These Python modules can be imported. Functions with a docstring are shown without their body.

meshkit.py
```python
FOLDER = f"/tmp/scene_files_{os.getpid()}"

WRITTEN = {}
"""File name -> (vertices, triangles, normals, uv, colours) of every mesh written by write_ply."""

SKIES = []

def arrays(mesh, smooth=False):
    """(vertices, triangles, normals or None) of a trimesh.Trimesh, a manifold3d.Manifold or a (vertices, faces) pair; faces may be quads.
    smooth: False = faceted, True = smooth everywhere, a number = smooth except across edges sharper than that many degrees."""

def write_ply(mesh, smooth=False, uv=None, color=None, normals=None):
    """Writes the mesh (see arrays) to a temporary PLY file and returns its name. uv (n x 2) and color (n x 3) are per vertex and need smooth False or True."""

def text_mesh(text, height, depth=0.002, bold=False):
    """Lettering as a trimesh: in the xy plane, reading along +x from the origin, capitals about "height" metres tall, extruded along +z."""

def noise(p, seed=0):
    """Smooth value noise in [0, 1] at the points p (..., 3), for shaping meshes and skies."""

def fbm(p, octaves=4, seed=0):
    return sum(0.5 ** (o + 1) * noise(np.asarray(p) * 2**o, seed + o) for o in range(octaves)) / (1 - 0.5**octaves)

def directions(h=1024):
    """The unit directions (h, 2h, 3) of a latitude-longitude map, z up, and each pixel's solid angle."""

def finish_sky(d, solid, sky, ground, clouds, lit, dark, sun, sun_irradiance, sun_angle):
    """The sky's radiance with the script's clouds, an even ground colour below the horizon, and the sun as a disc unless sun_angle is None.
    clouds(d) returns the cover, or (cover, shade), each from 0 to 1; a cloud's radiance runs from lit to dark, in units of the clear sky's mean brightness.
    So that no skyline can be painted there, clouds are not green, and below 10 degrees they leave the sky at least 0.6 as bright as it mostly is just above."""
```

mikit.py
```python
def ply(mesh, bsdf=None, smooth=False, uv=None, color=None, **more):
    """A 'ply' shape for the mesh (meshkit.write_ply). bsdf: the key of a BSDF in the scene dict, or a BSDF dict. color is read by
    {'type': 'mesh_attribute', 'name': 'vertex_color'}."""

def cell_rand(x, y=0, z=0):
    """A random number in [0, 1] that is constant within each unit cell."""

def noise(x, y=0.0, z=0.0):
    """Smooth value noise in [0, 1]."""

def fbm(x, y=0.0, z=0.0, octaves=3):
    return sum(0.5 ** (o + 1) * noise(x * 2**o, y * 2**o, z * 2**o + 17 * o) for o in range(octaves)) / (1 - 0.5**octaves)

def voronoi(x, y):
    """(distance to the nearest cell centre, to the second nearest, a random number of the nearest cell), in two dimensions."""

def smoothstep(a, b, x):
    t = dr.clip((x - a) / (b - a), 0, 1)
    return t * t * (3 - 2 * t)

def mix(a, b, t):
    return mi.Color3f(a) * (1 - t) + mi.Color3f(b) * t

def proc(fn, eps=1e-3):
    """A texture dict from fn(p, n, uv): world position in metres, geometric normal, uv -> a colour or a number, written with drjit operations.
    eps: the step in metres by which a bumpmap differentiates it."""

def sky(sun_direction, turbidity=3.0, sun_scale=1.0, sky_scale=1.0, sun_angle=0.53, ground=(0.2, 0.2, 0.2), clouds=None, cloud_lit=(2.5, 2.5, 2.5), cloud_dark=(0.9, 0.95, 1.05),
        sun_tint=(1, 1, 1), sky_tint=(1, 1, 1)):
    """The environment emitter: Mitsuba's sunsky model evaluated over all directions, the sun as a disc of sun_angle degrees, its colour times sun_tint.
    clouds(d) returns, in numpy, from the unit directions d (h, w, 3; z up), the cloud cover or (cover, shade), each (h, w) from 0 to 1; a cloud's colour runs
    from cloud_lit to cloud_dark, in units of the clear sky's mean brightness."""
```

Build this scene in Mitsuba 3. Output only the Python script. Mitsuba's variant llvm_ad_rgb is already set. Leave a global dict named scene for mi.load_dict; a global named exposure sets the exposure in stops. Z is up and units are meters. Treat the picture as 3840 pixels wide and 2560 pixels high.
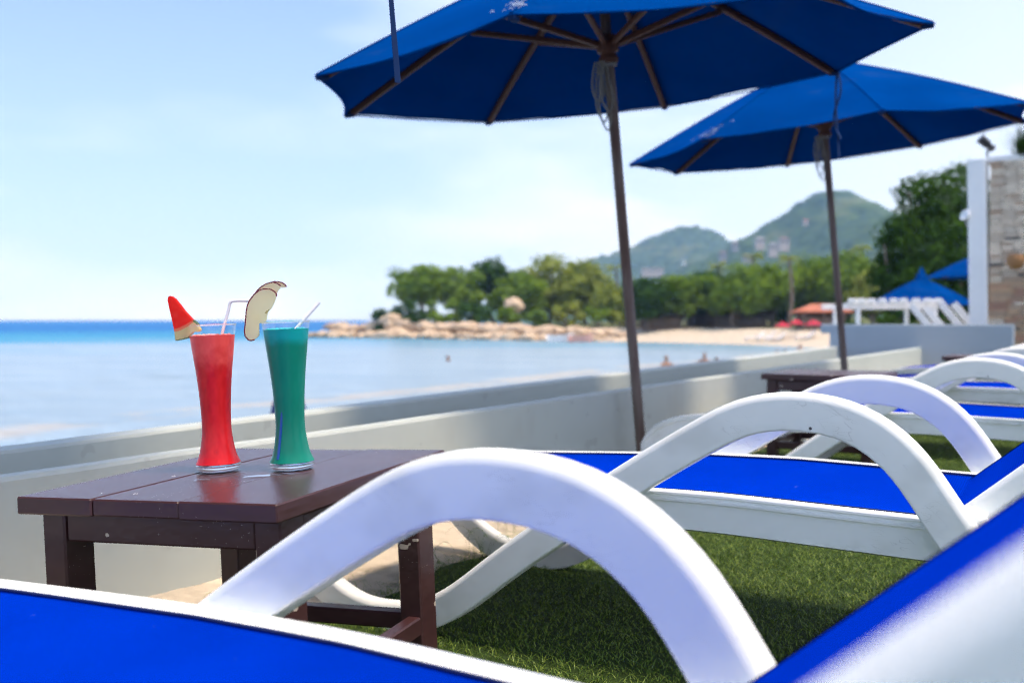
import math, random
import numpy as np
import trimesh
import drjit as dr
import mitsuba as mi
import mikit, meshkit
from mikit import noise, fbm, voronoi, cell_rand, smoothstep, mix
from scipy.interpolate import CubicSpline
from shapely.geometry import Polygon, Point

T = mi.ScalarTransform4f
scene, labels = {}, {}
rng = np.random.default_rng(7)
random.seed(7)

# ---------------------------------------------------------------- camera, sky, exposure, air
EYE = np.array([0.0, 0.0, 0.65])
PITCH = math.radians(1.22)
scene['camera'] = {
    'type': 'thinlens', 'fov': 54.16, 'fov_axis': 'x', 'aperture_radius': 0.0043, 'focus_distance': 1.63,
    'near_clip': 0.02, 'far_clip': 6000.0,
    'to_world': T().look_at(origin=EYE.tolist(), target=[0, math.cos(PITCH), 0.65 - math.sin(PITCH)], up=[0, 0, 1]),
    'medium': {'type': 'ref', 'id': 'haze_air'}}
SUN_AZ, SUN_EL = math.radians(121), math.radians(70)      # azimuth from +y towards +x
SUN = [math.sin(SUN_AZ) * math.cos(SUN_EL), math.cos(SUN_AZ) * math.cos(SUN_EL), math.sin(SUN_EL)]


def clouds(d):
    az, el = np.arctan2(d[..., 0], d[..., 1]), np.arcsin(np.clip(d[..., 2], -1, 1))
    n = meshkit.fbm(np.stack([az * 3.2 + 5, el * 11.0, az * 0 + 2], -1), 5, 3)
    w = meshkit.fbm(np.stack([d[..., 0] * 1.3 + 9, d[..., 1] * 1.3, d[..., 2] * 1.3], -1), 3, 11)
    veil = np.clip((w - 0.40) * 3.2, 0, 1)
    streak = np.clip((n - 0.46) * 3.0, 0, 1)
    side = np.clip((az + 0.15) / 0.6, 0, 1) + np.clip((-2.2 - az) / 0.6, 0, 1)       # bright cloud over the land, extended unseen behind the camera as added fill light
    low = np.clip(1 - el / 0.55, 0, 1)
    return np.clip(0.04 + 0.34 * low + 0.12 * streak + 0.25 * veil * streak + 0.62 * side * np.clip(0.55 + streak, 0, 1), 0, 0.95), 0.10 * n


scene['sky'] = mikit.sky(SUN, turbidity=3, sun_scale=0.62, sun_angle=11, clouds=clouds, cloud_lit=(2.68, 2.86, 3.4), cloud_dark=(1.9, 2.1, 2.4), sky_tint=(0.78, 1.02, 1.24))
exposure = 2.2
scene['haze_air'] = {'type': 'homogeneous', 'albedo': {'type': 'rgb', 'value': [0.95, 0.95, 0.96]},
                     'sigma_t': {'type': 'rgb', 'value': [1.0e-4, 1.6e-4, 2.6e-4]}}

# ---------------------------------------------------------------- helpers
UN = np.array([0.515, 0.857, 0.0])       # along the row of loungers, away from the camera
VN = np.array([-0.857, 0.515, 0.0])      # towards the sea


def rgb(*c):
    return {'type': 'rgb', 'value': list(map(float, c))}


def mat(name, color, rough=0.6, spec=0.5, two=True, **kw):
    b = {'type': 'principled', 'base_color': color if isinstance(color, dict) else rgb(*color), 'roughness': rough, 'specular': spec, **kw}
    scene[name] = {'type': 'twosided', 'bsdf': b} if two else b
    return name


def bump(name, fn, scale, eps=1e-3):
    inner = scene[name]['bsdf']
    scene[name] = {'type': 'twosided', 'bsdf': {'type': 'bumpmap', 'bump': mikit.proc(fn, eps), 'scale': scale, 'bsdf': inner}}


def new(name):
    if not any(k == name or k.startswith(name + '__') for k in USED):
        USED.add(name)
        return name
    i = 1
    while f'{name}_{i:03d}' in USED:
        i += 1
    USED.add(f'{name}_{i:03d}')
    return f'{name}_{i:03d}'


USED = set()


def tag(key, label, cat=None, group=None, kind=None):
    labels[key] = {'label': label}
    if cat:
        labels[key]['category'] = cat
    if group:
        labels[key]['group'] = group
    if kind:
        labels[key]['kind'] = kind
    return key


def put(name, mesh, m, parent=None, smooth=False, **kw):
    key = new(f'{parent}__{name}' if parent else name)
    scene[key] = mikit.ply(mesh, m, smooth, **kw) if not isinstance(mesh, dict) else {**mesh, **kw}
    return key


def thing(name, label, cat, group=None):
    key = new(name)
    tag(key, label, cat, group)
    return key


def frame(origin, ex, ez=(0, 0, 1)):
    """matrix with local x along ex, z along ez"""
    ez = np.array(ez, float) / np.linalg.norm(ez)
    ex = np.array(ex, float)
    ex = ex - ez * (ex @ ez)
    ex /= np.linalg.norm(ex)
    ey = np.cross(ez, ex)
    m = np.eye(4)
    m[:3, 0], m[:3, 1], m[:3, 2], m[:3, 3] = ex, ey, ez, origin
    return m


def moved(mesh, m):
    mesh = mesh.copy()
    mesh.apply_transform(m)
    return mesh


def join(ms):
    return trimesh.util.concatenate(ms)


def cbox(x0, x1, y0, y1, z0, z1, b=0.002):
    """a box with chamfered edges"""
    c, h = np.array([(x0 + x1) / 2, (y0 + y1) / 2, (z0 + z1) / 2]), np.array([x1 - x0, y1 - y0, z1 - z0]) / 2
    b = min(b, h.min() * 0.45)
    pts = []
    for s in np.ndindex(2, 2, 2):
        sg = np.array(s) * 2 - 1
        for k in range(3):
            q = h - b
            q[k] = h[k]
            pts.append(c + sg * q)
    return trimesh.convex.convex_hull(np.array(pts))


def rrect(w, h, r, k=3):
    pts = []
    for cx, cy, a0 in ((w / 2 - r, h / 2 - r, 0), (-w / 2 + r, h / 2 - r, 90), (-w / 2 + r, -h / 2 + r, 180), (w / 2 - r, -h / 2 + r, 270)):
        for i in range(k + 1):
            a = math.radians(a0 + 90 * i / k)
            pts.append((cx + r * math.cos(a), cy + r * math.sin(a)))
    return np.array(pts)


def sweep(path, prof, lateral=None, scale=None, caps=True):
    """closed profile (a, b) swept along a 3D path; lateral: fixed direction of b (planar path), else parallel transport"""
    p = np.asarray(path, float)
    t = np.gradient(p, axis=0)
    t /= np.linalg.norm(t, axis=1, keepdims=True)
    n = len(p)
    if lateral is not None:
        lat = np.tile(np.asarray(lateral, float), (n, 1))
        nor = np.cross(lat, t)
        nor /= np.linalg.norm(nor, axis=1, keepdims=True)
        lat = np.cross(t, nor)
    else:
        a = np.array([0, 0, 1.0]) if abs(t[0, 2]) < 0.9 else np.array([1.0, 0, 0])
        nor = np.zeros_like(p)
        x = np.cross(a, t[0])
        for i in range(n):
            x = x - t[i] * (x @ t[i])
            x /= np.linalg.norm(x)
            nor[i] = x
        lat = np.cross(t, nor)
    s = np.ones(n) if scale is None else np.broadcast_to(scale, (n,))
    prof = np.asarray(prof)
    k = len(prof)
    v = p[:, None] + s[:, None, None] * (prof[None, :, :1] * nor[:, None] + prof[None, :, 1:] * lat[:, None])
    v = v.reshape(-1, 3)
    f = []
    for i in range(n - 1):
        j = np.arange(k)
        a, b = i * k + j, i * k + (j + 1) % k
        f += [np.stack([a, b, b + k], 1), np.stack([a, b + k, a + k], 1)]
    f = np.vstack(f)
    if caps:
        c0, c1 = len(v), len(v) + 1
        v = np.vstack([v, p[0], p[-1]])
        j = np.arange(k)
        f = np.vstack([f, np.stack([j * 0 + c0, (j + 1) % k, j], 1), np.stack([j * 0 + c1, (n - 1) * k + j, (n - 1) * k + (j + 1) % k], 1)])
    m = trimesh.Trimesh(v, f, process=False)
    if m.is_volume is False and m.volume < 0 or m.volume < 0:
        m.invert()
    return m


def circ(r, k=10):
    a = np.arange(k) * 2 * np.pi / k
    return np.stack([r * np.cos(a), r * np.sin(a)], 1)


def spline(pts, n, closed=False):
    pts = np.asarray(pts, float)
    t = np.r_[0, np.cumsum(np.linalg.norm(np.diff(pts, axis=0), axis=1))]
    return CubicSpline(t, pts, axis=0, bc_type='natural')(np.linspace(0, t[-1], n))


def tube(pts, r, k=8, n=None, scale=None):
    p = spline(pts, n) if n else np.asarray(pts, float)
    return sweep(p, circ(r, k), scale=scale)


def lathe(rz, k=40):
    rz = np.asarray(rz, float)
    a = np.arange(k) * 2 * np.pi / k
    v = np.stack([rz[:, 0, None] * np.cos(a), rz[:, 0, None] * np.sin(a), np.repeat(rz[:, 1, None], k, 1)], -1).reshape(-1, 3)
    f = []
    j = np.arange(k)
    for i in range(len(rz) - 1):
        a_, b_ = i * k + j, i * k + (j + 1) % k
        f += [np.stack([a_, b_, b_ + k], 1), np.stack([a_, b_ + k, a_ + k], 1)]
    f = np.vstack(f)
    m = trimesh.Trimesh(v, f, process=False)
    m.merge_vertices()
    m.update_faces(m.nondegenerate_faces())
    return m


def extrude(pts, depth, bevel=0.0):
    """2D outline in local xz, thickness along y (centred)"""
    poly = Polygon(pts).buffer(0) if isinstance(pts, list) else pts
    if hasattr(poly, 'geoms'):
        poly = max(poly.geoms, key=lambda g: g.area)
    m = trimesh.creation.extrude_polygon(poly, depth, engine='earcut')
    v = m.vertices
    m.vertices = np.stack([v[:, 0], depth / 2 - v[:, 2], v[:, 1]], 1)
    return m


# ---------------------------------------------------------------- materials
def speck(p, s, lo, hi):
    return smoothstep(lo, hi, fbm(p.x * s, p.y * s, p.z * s, 3))


def plastic_fn(p, n, uv):
    dirt = smoothstep(0.52, 0.78, fbm(p.x * 9 + 3, p.y * 9, p.z * 9, 4)) * 0.5
    # fine scuffs: thin lines along two directions
    a = dr.abs(noise(p.x * 60 + p.z * 95, p.y * 60 - p.z * 20, p.z * 12) - 0.5)
    b = dr.abs(noise(p.x * 30 - p.z * 20, p.y * 30, p.z * 150) - 0.5)
    where = smoothstep(0.47, 0.60, fbm(p.x * 6.0, p.y * 6.0 + 8, p.z * 6.0, 3))
    sc = dr.maximum(1 - smoothstep(0.0, 0.025, a), 1 - smoothstep(0.0, 0.02, b)) * where * smoothstep(0.45, 0.6, noise(p.x * 45, p.y * 45, p.z * 45))
    return mix(mix((0.83, 0.845, 0.82), (0.60, 0.61, 0.57), dirt), (0.36, 0.35, 0.34), sc * 0.3)


mat('white_plastic', mikit.proc(plastic_fn), 0.33, 0.5)


def sling_fn(p, n, uv):
    u = p.x * UN[0] + p.y * UN[1]
    v = p.x * VN[0] + p.y * VN[1]
    w = 0.5 + 0.5 * dr.sin(v * 2 * math.pi / 0.0046)
    h = 0.5 + 0.5 * dr.sin(u * 2 * math.pi / 0.0031 + p.z * 900)
    g = fbm(p.x * 12, p.y * 12, p.z * 12, 3)
    lint = smoothstep(0.90, 0.93, noise(p.x * 330, p.y * 330, p.z * 330)) * smoothstep(0.80, 0.84, noise(p.x * 71 + 4, p.y * 71, p.z * 71))
    c = mix((0.0001, 0.013, 0.22), (0.0002, 0.042, 0.60), 0.5 * w + 0.25 * h + 0.25 * g)
    return mix(c, (0.2, 0.3, 0.7), lint * 0.6)


mat('sling_fabric', mikit.proc(sling_fn), 0.75, 0.0)


def canopy_fn(p, n, uv):
    g = fbm(p.x * 2.2, p.y * 2.2, p.z * 5, 4)
    s = smoothstep(0.6, 0.8, fbm(p.x * 5 + 7, p.y * 2, p.z * 14, 4))
    return mix(mix((0.0002, 0.032, 0.16), (0.0002, 0.054, 0.25), g), (0.015, 0.06, 0.20), s * 0.35)


mat('canopy_fabric', mikit.proc(canopy_fn), 0.95, 0.0)
mat('white_thread', (0.6, 0.66, 0.75), 0.8)


def paint_fn(p, n, uv):
    g = fbm(p.x * 7, p.y * 7, p.z * 22, 4)
    chip = smoothstep(0.80, 0.812, fbm(p.x * 36 + 2, p.y * 36, p.z * 36, 3))
    fine = smoothstep(0.90, 0.92, noise(p.x * 290, p.y * 290, p.z * 290)) * smoothstep(0.62, 0.75, noise(p.x * 14, p.y * 14, p.z * 14))
    c = mix((0.038, 0.015, 0.016), (0.070, 0.027, 0.026), g)
    return mix(mix(c, (0.55, 0.45, 0.36), chip), (0.5, 0.42, 0.36), fine * 0.35)


mat('brown_paint', mikit.proc(paint_fn), 0.30, 0.5)


def paint_bump(p, n, uv):
    return fbm(p.x * 40, p.y * 14, p.z * 40, 3) + 0.25 * noise(p.x * 190, p.y * 90, p.z * 190)


bump('brown_paint', paint_bump, 0.0011)


def rib_fn(p, n, uv):
    return mix((0.085, 0.030, 0.016), (0.14, 0.055, 0.03), fbm(p.x * 30, p.y * 30, p.z * 9, 3))


mat('rib_wood', mikit.proc(rib_fn), 0.5, 0.4)


def pole_fn(p, n, uv):
    g = fbm(p.x * 60, p.y * 60, p.z * 5, 4)
    w = smoothstep(0.35, 0.7, fbm(p.x * 20 + 5, p.y * 20, p.z * 3.0, 3))
    return mix(mix((0.065, 0.032, 0.022), (0.13, 0.075, 0.055), g), (0.22, 0.18, 0.155), w * 0.55)


mat('pole_wood', mikit.proc(pole_fn), 0.55, 0.4)
mat('cord_rope', (0.26, 0.25, 0.22), 0.9)
mat('strap_webbing', (0.002, 0.022, 0.09), 0.8, 0.2)
mat('dark_metal', (0.03, 0.03, 0.035), 0.35, 0.5)


def wall_fn(p, n, uv):
    g = fbm(p.x * 1.7, p.y * 1.7, p.z * 2.5, 4)
    st = smoothstep(0.56, 0.75, fbm(p.x * 6 + 3, p.y * 6, p.z * 2.0, 4))
    mark = smoothstep(0.72, 0.76, fbm(p.x * 16, p.y * 16 + 9, p.z * 16, 3))
    c = mix((0.43, 0.465, 0.43), (0.49, 0.52, 0.475), g)
    return mix(mix(c, (0.40, 0.41, 0.37), st * 0.3), (0.30, 0.30, 0.27), mark * 0.25)


mat('wall_paint', mikit.proc(wall_fn), 0.55, 0.4)
bump('wall_paint', lambda p, n, uv: fbm(p.x * 14, p.y * 14, p.z * 14, 4) + 0.2 * noise(p.x * 90, p.y * 90, p.z * 90), 0.0012)


def shaded_wall_fn(p, n, uv):  # grey wall paint with its bluish shade put into the colour
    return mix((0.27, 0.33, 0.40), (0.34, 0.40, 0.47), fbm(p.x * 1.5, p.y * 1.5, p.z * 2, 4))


mat('shaded_wall_paint', mikit.proc(shaded_wall_fn), 0.6)


def turf_fn(p, n, uv):
    g = fbm(p.x * 3, p.y * 3, 0, 3)
    f = noise(p.x * 260, p.y * 260, 0)
    return mix(mix((0.020, 0.042, 0.008), (0.05, 0.085, 0.016), g), (0.012, 0.02, 0.005), f * 0.6)


mat('turf', mikit.proc(turf_fn), 0.8, 0.2)
mat('blade_green', mikit.proc(lambda p, n, uv: mix((0.06, 0.13, 0.012), (0.27, 0.33, 0.05), dr.square(cell_rand(dr.floor(p.x * 500), dr.floor(p.y * 500), 0)))), 0.5, 0.35)


def sand_fn(p, n, uv):
    g = fbm(p.x * 4, p.y * 4, 0, 4)
    f = noise(p.x * 400, p.y * 400, p.z * 400)
    d = smoothstep(0.6, 0.75, fbm(p.x * 9, p.y * 9, 4, 4))
    return mix(mix((0.41, 0.34, 0.255), (0.56, 0.48, 0.375), 0.6 * g + 0.4 * f), (0.30, 0.25, 0.18), d * 0.6)


mat('sand', mikit.proc(sand_fn), 0.9, 0.2)
bump('sand', lambda p, n, uv: fbm(p.x * 18, p.y * 18, 0, 4), 0.02)


def sea_fn(p, n, uv):
    d = dr.sqrt(p.x * p.x + p.y * p.y)
    wob = fbm(p.x * 0.035, p.y * 0.06, 0, 3) - 0.5
    dd = d * (1 + 0.5 * wob)
    q = p.x * VN[0] + p.y * VN[1]                                     # distance off the shore wall
    shallow = mix((0.16, 0.23, 0.28), (0.24, 0.30, 0.33), fbm(p.x * 0.25, p.y * 0.6, 3, 4))
    c = mix(shallow, (0.035, 0.22, 0.36), smoothstep(65, 120, dd))
    c = mix(c, (0.006, 0.11, 0.32), smoothstep(100, 260, dd))
    q2 = q + 1.1 * (fbm(p.x * 0.18, p.y * 0.18, 8, 3) - 0.5) * 2
    bar = smoothstep(17.0, 18.2, q2) * (1 - smoothstep(18.6, 19.6, q2)) * smoothstep(0.35, 0.55, fbm(p.x * 0.5, p.y * 0.5, 1, 3))
    return mix(c, (0.38, 0.31, 0.21), bar * 0.7)


scene['sea_water'] = {'type': 'twosided', 'bsdf': {'type': 'bumpmap', 'scale': 0.2, 'bump': mikit.proc(lambda p, n, uv: fbm(p.x * 0.35 + p.y * 0.2, p.y * 1.3, 0, 4), 0.02),
                      'bsdf': {'type': 'principled', 'base_color': mikit.proc(sea_fn), 'specular': 0.5,
                               'roughness': mikit.proc(lambda p, n, uv: 0.22 + 0.4 * smoothstep(80, 170, dr.sqrt(p.x * p.x + p.y * p.y)))}}}


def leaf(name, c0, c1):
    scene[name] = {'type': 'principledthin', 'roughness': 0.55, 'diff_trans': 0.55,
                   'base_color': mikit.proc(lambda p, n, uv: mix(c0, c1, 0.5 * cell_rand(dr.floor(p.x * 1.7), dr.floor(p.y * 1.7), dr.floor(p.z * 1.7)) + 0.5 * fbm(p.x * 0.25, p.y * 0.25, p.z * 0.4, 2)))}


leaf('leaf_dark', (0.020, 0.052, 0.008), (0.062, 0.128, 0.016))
leaf('leaf_green', (0.07, 0.145, 0.014), (0.24, 0.34, 0.04))
leaf('leaf_olive', (0.15, 0.20, 0.030), (0.40, 0.44, 0.085))
mat('bark', mikit.proc(lambda p, n, uv: mix((0.10, 0.075, 0.055), (0.22, 0.18, 0.14), fbm(p.x * 6, p.y * 6, p.z * 2, 3))), 0.9)


def rock_fn(p, n, uv):
    g = fbm(p.x * 0.7, p.y * 0.7, p.z * 1.2, 4)
    s = smoothstep(0.52, 0.7, fbm(p.x * 1.8 + 4, p.y * 1.8, p.z * 1.0, 4))
    return mix(mix((0.46, 0.34, 0.23), (0.68, 0.53, 0.38), g), (0.24, 0.15, 0.09), s * 0.6)


mat('rock', mikit.proc(rock_fn), 0.9, 0.2)


def hill_fn(p, n, uv):
    g = fbm(p.x * 0.02, p.y * 0.02, p.z * 0.03, 4)
    f = noise(p.x * 0.11, p.y * 0.11, p.z * 0.11)
    return mix(mix((0.012, 0.034, 0.012), (0.055, 0.098, 0.028), f), (0.12, 0.14, 0.05), smoothstep(0.54, 0.70, g) * 0.5)


mat('hill_forest', mikit.proc(hill_fn), 0.9, 0.1)
mat('land_soil', mikit.proc(lambda p, n, uv: mix((0.10, 0.10, 0.05), (0.07, 0.09, 0.03), fbm(p.x * 0.1, p.y * 0.1, 0, 3))), 0.9, 0.1)
mat('house_wall', (0.46, 0.40, 0.35), 0.8)
mat('house_grey', (0.27, 0.27, 0.28), 0.8)
mat('roof_tile', mikit.proc(lambda p, n, uv: mix((0.36, 0.10, 0.05), (0.52, 0.19, 0.11), fbm(p.x * 1.5, p.y * 1.5, p.z * 3, 3))), 0.8)
mat('shaded_thatch', (0.045, 0.035, 0.03), 0.9)  # thatch darkened: the shade under the trees is put into its colour
mat('pale_pink', (0.62, 0.36, 0.30), 0.6)
mat('thatch', mikit.proc(lambda p, n, uv: mix((0.12, 0.075, 0.05), (0.24, 0.16, 0.11), fbm(p.x * 3, p.y * 3, p.z * 6, 3))), 0.9)
mat('window_glass', (0.03, 0.04, 0.05), 0.1)
mat('white_paint', (0.78, 0.79, 0.80), 0.45)
mat('red_cloth', (0.48, 0.02, 0.05), 0.8)
mat('navy_cloth', (0.006, 0.02, 0.10), 0.85)
mat('skin', (0.30, 0.16, 0.10), 0.6)
mat('hair', (0.02, 0.014, 0.01), 0.6)
for i, c in enumerate([(0.66, 0.56, 0.45), (0.80, 0.70, 0.57), (0.50, 0.37, 0.27), (0.50, 0.29, 0.20), (0.60, 0.41, 0.26), (0.15, 0.14, 0.135), (0.42, 0.25, 0.19)]):
    mat(f'stone_{i}', c, 0.85)
mat('mortar', (0.09, 0.08, 0.07), 0.95)
mat('terracotta', (0.30, 0.15, 0.06), 0.7)
# drinks
scene['clear_sheet'] = {'type': 'thindielectric', 'int_ior': 1.5}
scene['solid_glass'] = {'type': 'dielectric', 'int_ior': 1.5}


def red_fn(p, n, uv):
    h = p.z - 0.405
    g = fbm(p.x * 150, p.y * 150, p.z * 60, 3)
    top = smoothstep(0.150, 0.205, h + 0.05 * (fbm(p.x * 60, p.y * 60, p.z * 60, 3) - 0.5))
    base = mix((0.56, 0.006, 0.012), (0.72, 0.016, 0.022), g)
    return mix(base, mix((0.80, 0.055, 0.055), (0.90, 0.12, 0.105), g), top)


mat('red_smoothie', mikit.proc(red_fn), 0.28, 0.3)
bump('red_smoothie', lambda p, n, uv: fbm(p.x * 150, p.y * 150, p.z * 45, 3), 0.0007)
mat('red_foam', mikit.proc(lambda p, n, uv: mix((0.72, 0.16, 0.14), (0.9, 0.55, 0.5), noise(p.x * 220, p.y * 220, p.z * 220))), 0.35)


def teal_fn(p, n, uv):
    h = p.z - 0.405
    g = fbm(p.x * 25, p.y * 25, p.z * 9, 3)
    top = smoothstep(0.20, 0.223, h + 0.02 * (fbm(p.x * 40, p.y * 40, p.z * 40, 3) - 0.5))
    return mix(mix((0.001, 0.165, 0.105), (0.002, 0.235, 0.165), g), (0.003, 0.40, 0.42), top * 0.7)


mat('teal_drink', mikit.proc(teal_fn), 0.28, 0.3)
bump('teal_drink', lambda p, n, uv: fbm(p.x * 150, p.y * 150, p.z * 40, 3), 0.0006)
mat('teal_foam', (0.03, 0.50, 0.55), 0.35)
mat('melon_flesh', mikit.proc(lambda p, n, uv: mix((0.88, 0.025, 0.022), (0.93, 0.09, 0.07), fbm(p.x * 120, p.y * 120, p.z * 120, 3))), 0.3)
mat('melon_white', mikit.proc(lambda p, n, uv: mix((0.84, 0.70, 0.42), (0.74, 0.72, 0.36), fbm(p.x * 90, p.y * 90, p.z * 90, 3))), 0.35)
mat('melon_pink', (0.90, 0.30, 0.18), 0.3)
mat('melon_skin', (0.05, 0.10, 0.025), 0.35)
mat('apple_flesh', mikit.proc(lambda p, n, uv: mix((0.93, 0.83, 0.54), (0.95, 0.89, 0.66), fbm(p.x * 130, p.y * 130, p.z * 40, 3))), 0.4)
for nm_ in ('melon_flesh', 'melon_white', 'melon_pink', 'apple_flesh'):      # juicy slices let light through
    scene[nm_] = {'type': 'principledthin', 'base_color': scene[nm_]['bsdf']['base_color'], 'roughness': 0.4, 'diff_trans': 1.0}
mat('apple_skin', (0.16, 0.008, 0.02), 0.25)
mat('apple_core', (0.45, 0.33, 0.10), 0.5)
mat('straw_plastic', (0.82, 0.80, 0.83), 0.3)
mat('straw_blue', (0.004, 0.06, 0.30), 0.3)

# ---------------------------------------------------------------- air
scene['haze'] = {'type': 'cube', 'to_world': T().translate([250, 1300, 115]).scale([2150, 1500, 124]), 'bsdf': {'type': 'null'},
                 'interior': {'type': 'ref', 'id': 'haze_air'}}
tag('haze', 'pale blue sea air between the terrace and the far hills', kind='stuff')

# ---------------------------------------------------------------- sea, ground, terrain
SEA = -1.5


def grid_mesh(x, y, zf):
    X, Y = np.meshgrid(x, y, indexing='ij')
    Z = zf(X, Y)
    v = np.stack([X, Y, Z], -1).reshape(-1, 3)
    n, m = len(x), len(y)
    i, j = np.meshgrid(np.arange(n - 1), np.arange(m - 1), indexing='ij')
    a = (i * m + j).ravel()
    f = np.vstack([np.stack([a, a + m, a + m + 1], 1), np.stack([a, a + m + 1, a + 1], 1)])
    return trimesh.Trimesh(v, f, process=False)


def sheet(name, poly_uv, z, m, label, kind='structure'):
    pts = [UN[:2] * u + VN[:2] * v for u, v in poly_uv]
    s = trimesh.creation.extrude_polygon(Polygon(pts), 0.05, engine='earcut')
    s.apply_translation([0, 0, z - 0.05])
    k = put(name, s, m)
    tag(k, label, kind=kind)
    return k


sea_x = np.r_[-1850, -300, -60, -20, 0, 20, 60, 300, 2350]
k = put('sea', grid_mesh(sea_x, np.r_[-150, 0, 20, 60, 150, 500, 2750], lambda X, Y: X * 0 + SEA), 'sea_water')
tag(k, 'calm sea, pale over the shallows and deep blue at the horizon', kind='structure')


def lawn_z(X, Y):
    return 0.0 * X


sheet('lawn', [(-6, -9), (13.5, -9), (13.5, 1.52), (-6, 1.52)], 0.0, 'turf', 'artificial turf lawn of the terrace')
sheet('sand_strip', [(-6, 1.4), (13.5, 1.4), (13.5, 1.93), (-6, 1.93)], -0.004, 'sand', 'strip of pale sand along the inner terrace wall')
# bumpy sand heap at the foot of the wall
gx, gy = np.linspace(-1.0, 4.5, 160), np.linspace(1.38, 1.915, 26)
UU, VV = np.meshgrid(gx, gy, indexing='ij')
hz = np.clip((VV - 1.40) / 0.14, 0, 1) * (0.006 + 0.030 * meshkit.fbm(np.stack([UU * 5, VV * 7, UU * 0], -1), 4, 5)) - 0.012
XY = UU[..., None] * UN + VV[..., None] * VN
sm = grid_mesh(gx, gy, lambda X, Y: hz)
sm.vertices = np.concatenate([XY.reshape(-1, 3)[:, :2], hz.reshape(-1, 1)], 1)
sm.invert()
k = put('sand_heap', sm, 'sand', smooth=True)
tag(k, 'uneven loose sand drifted against the inner wall', kind='structure')

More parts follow.
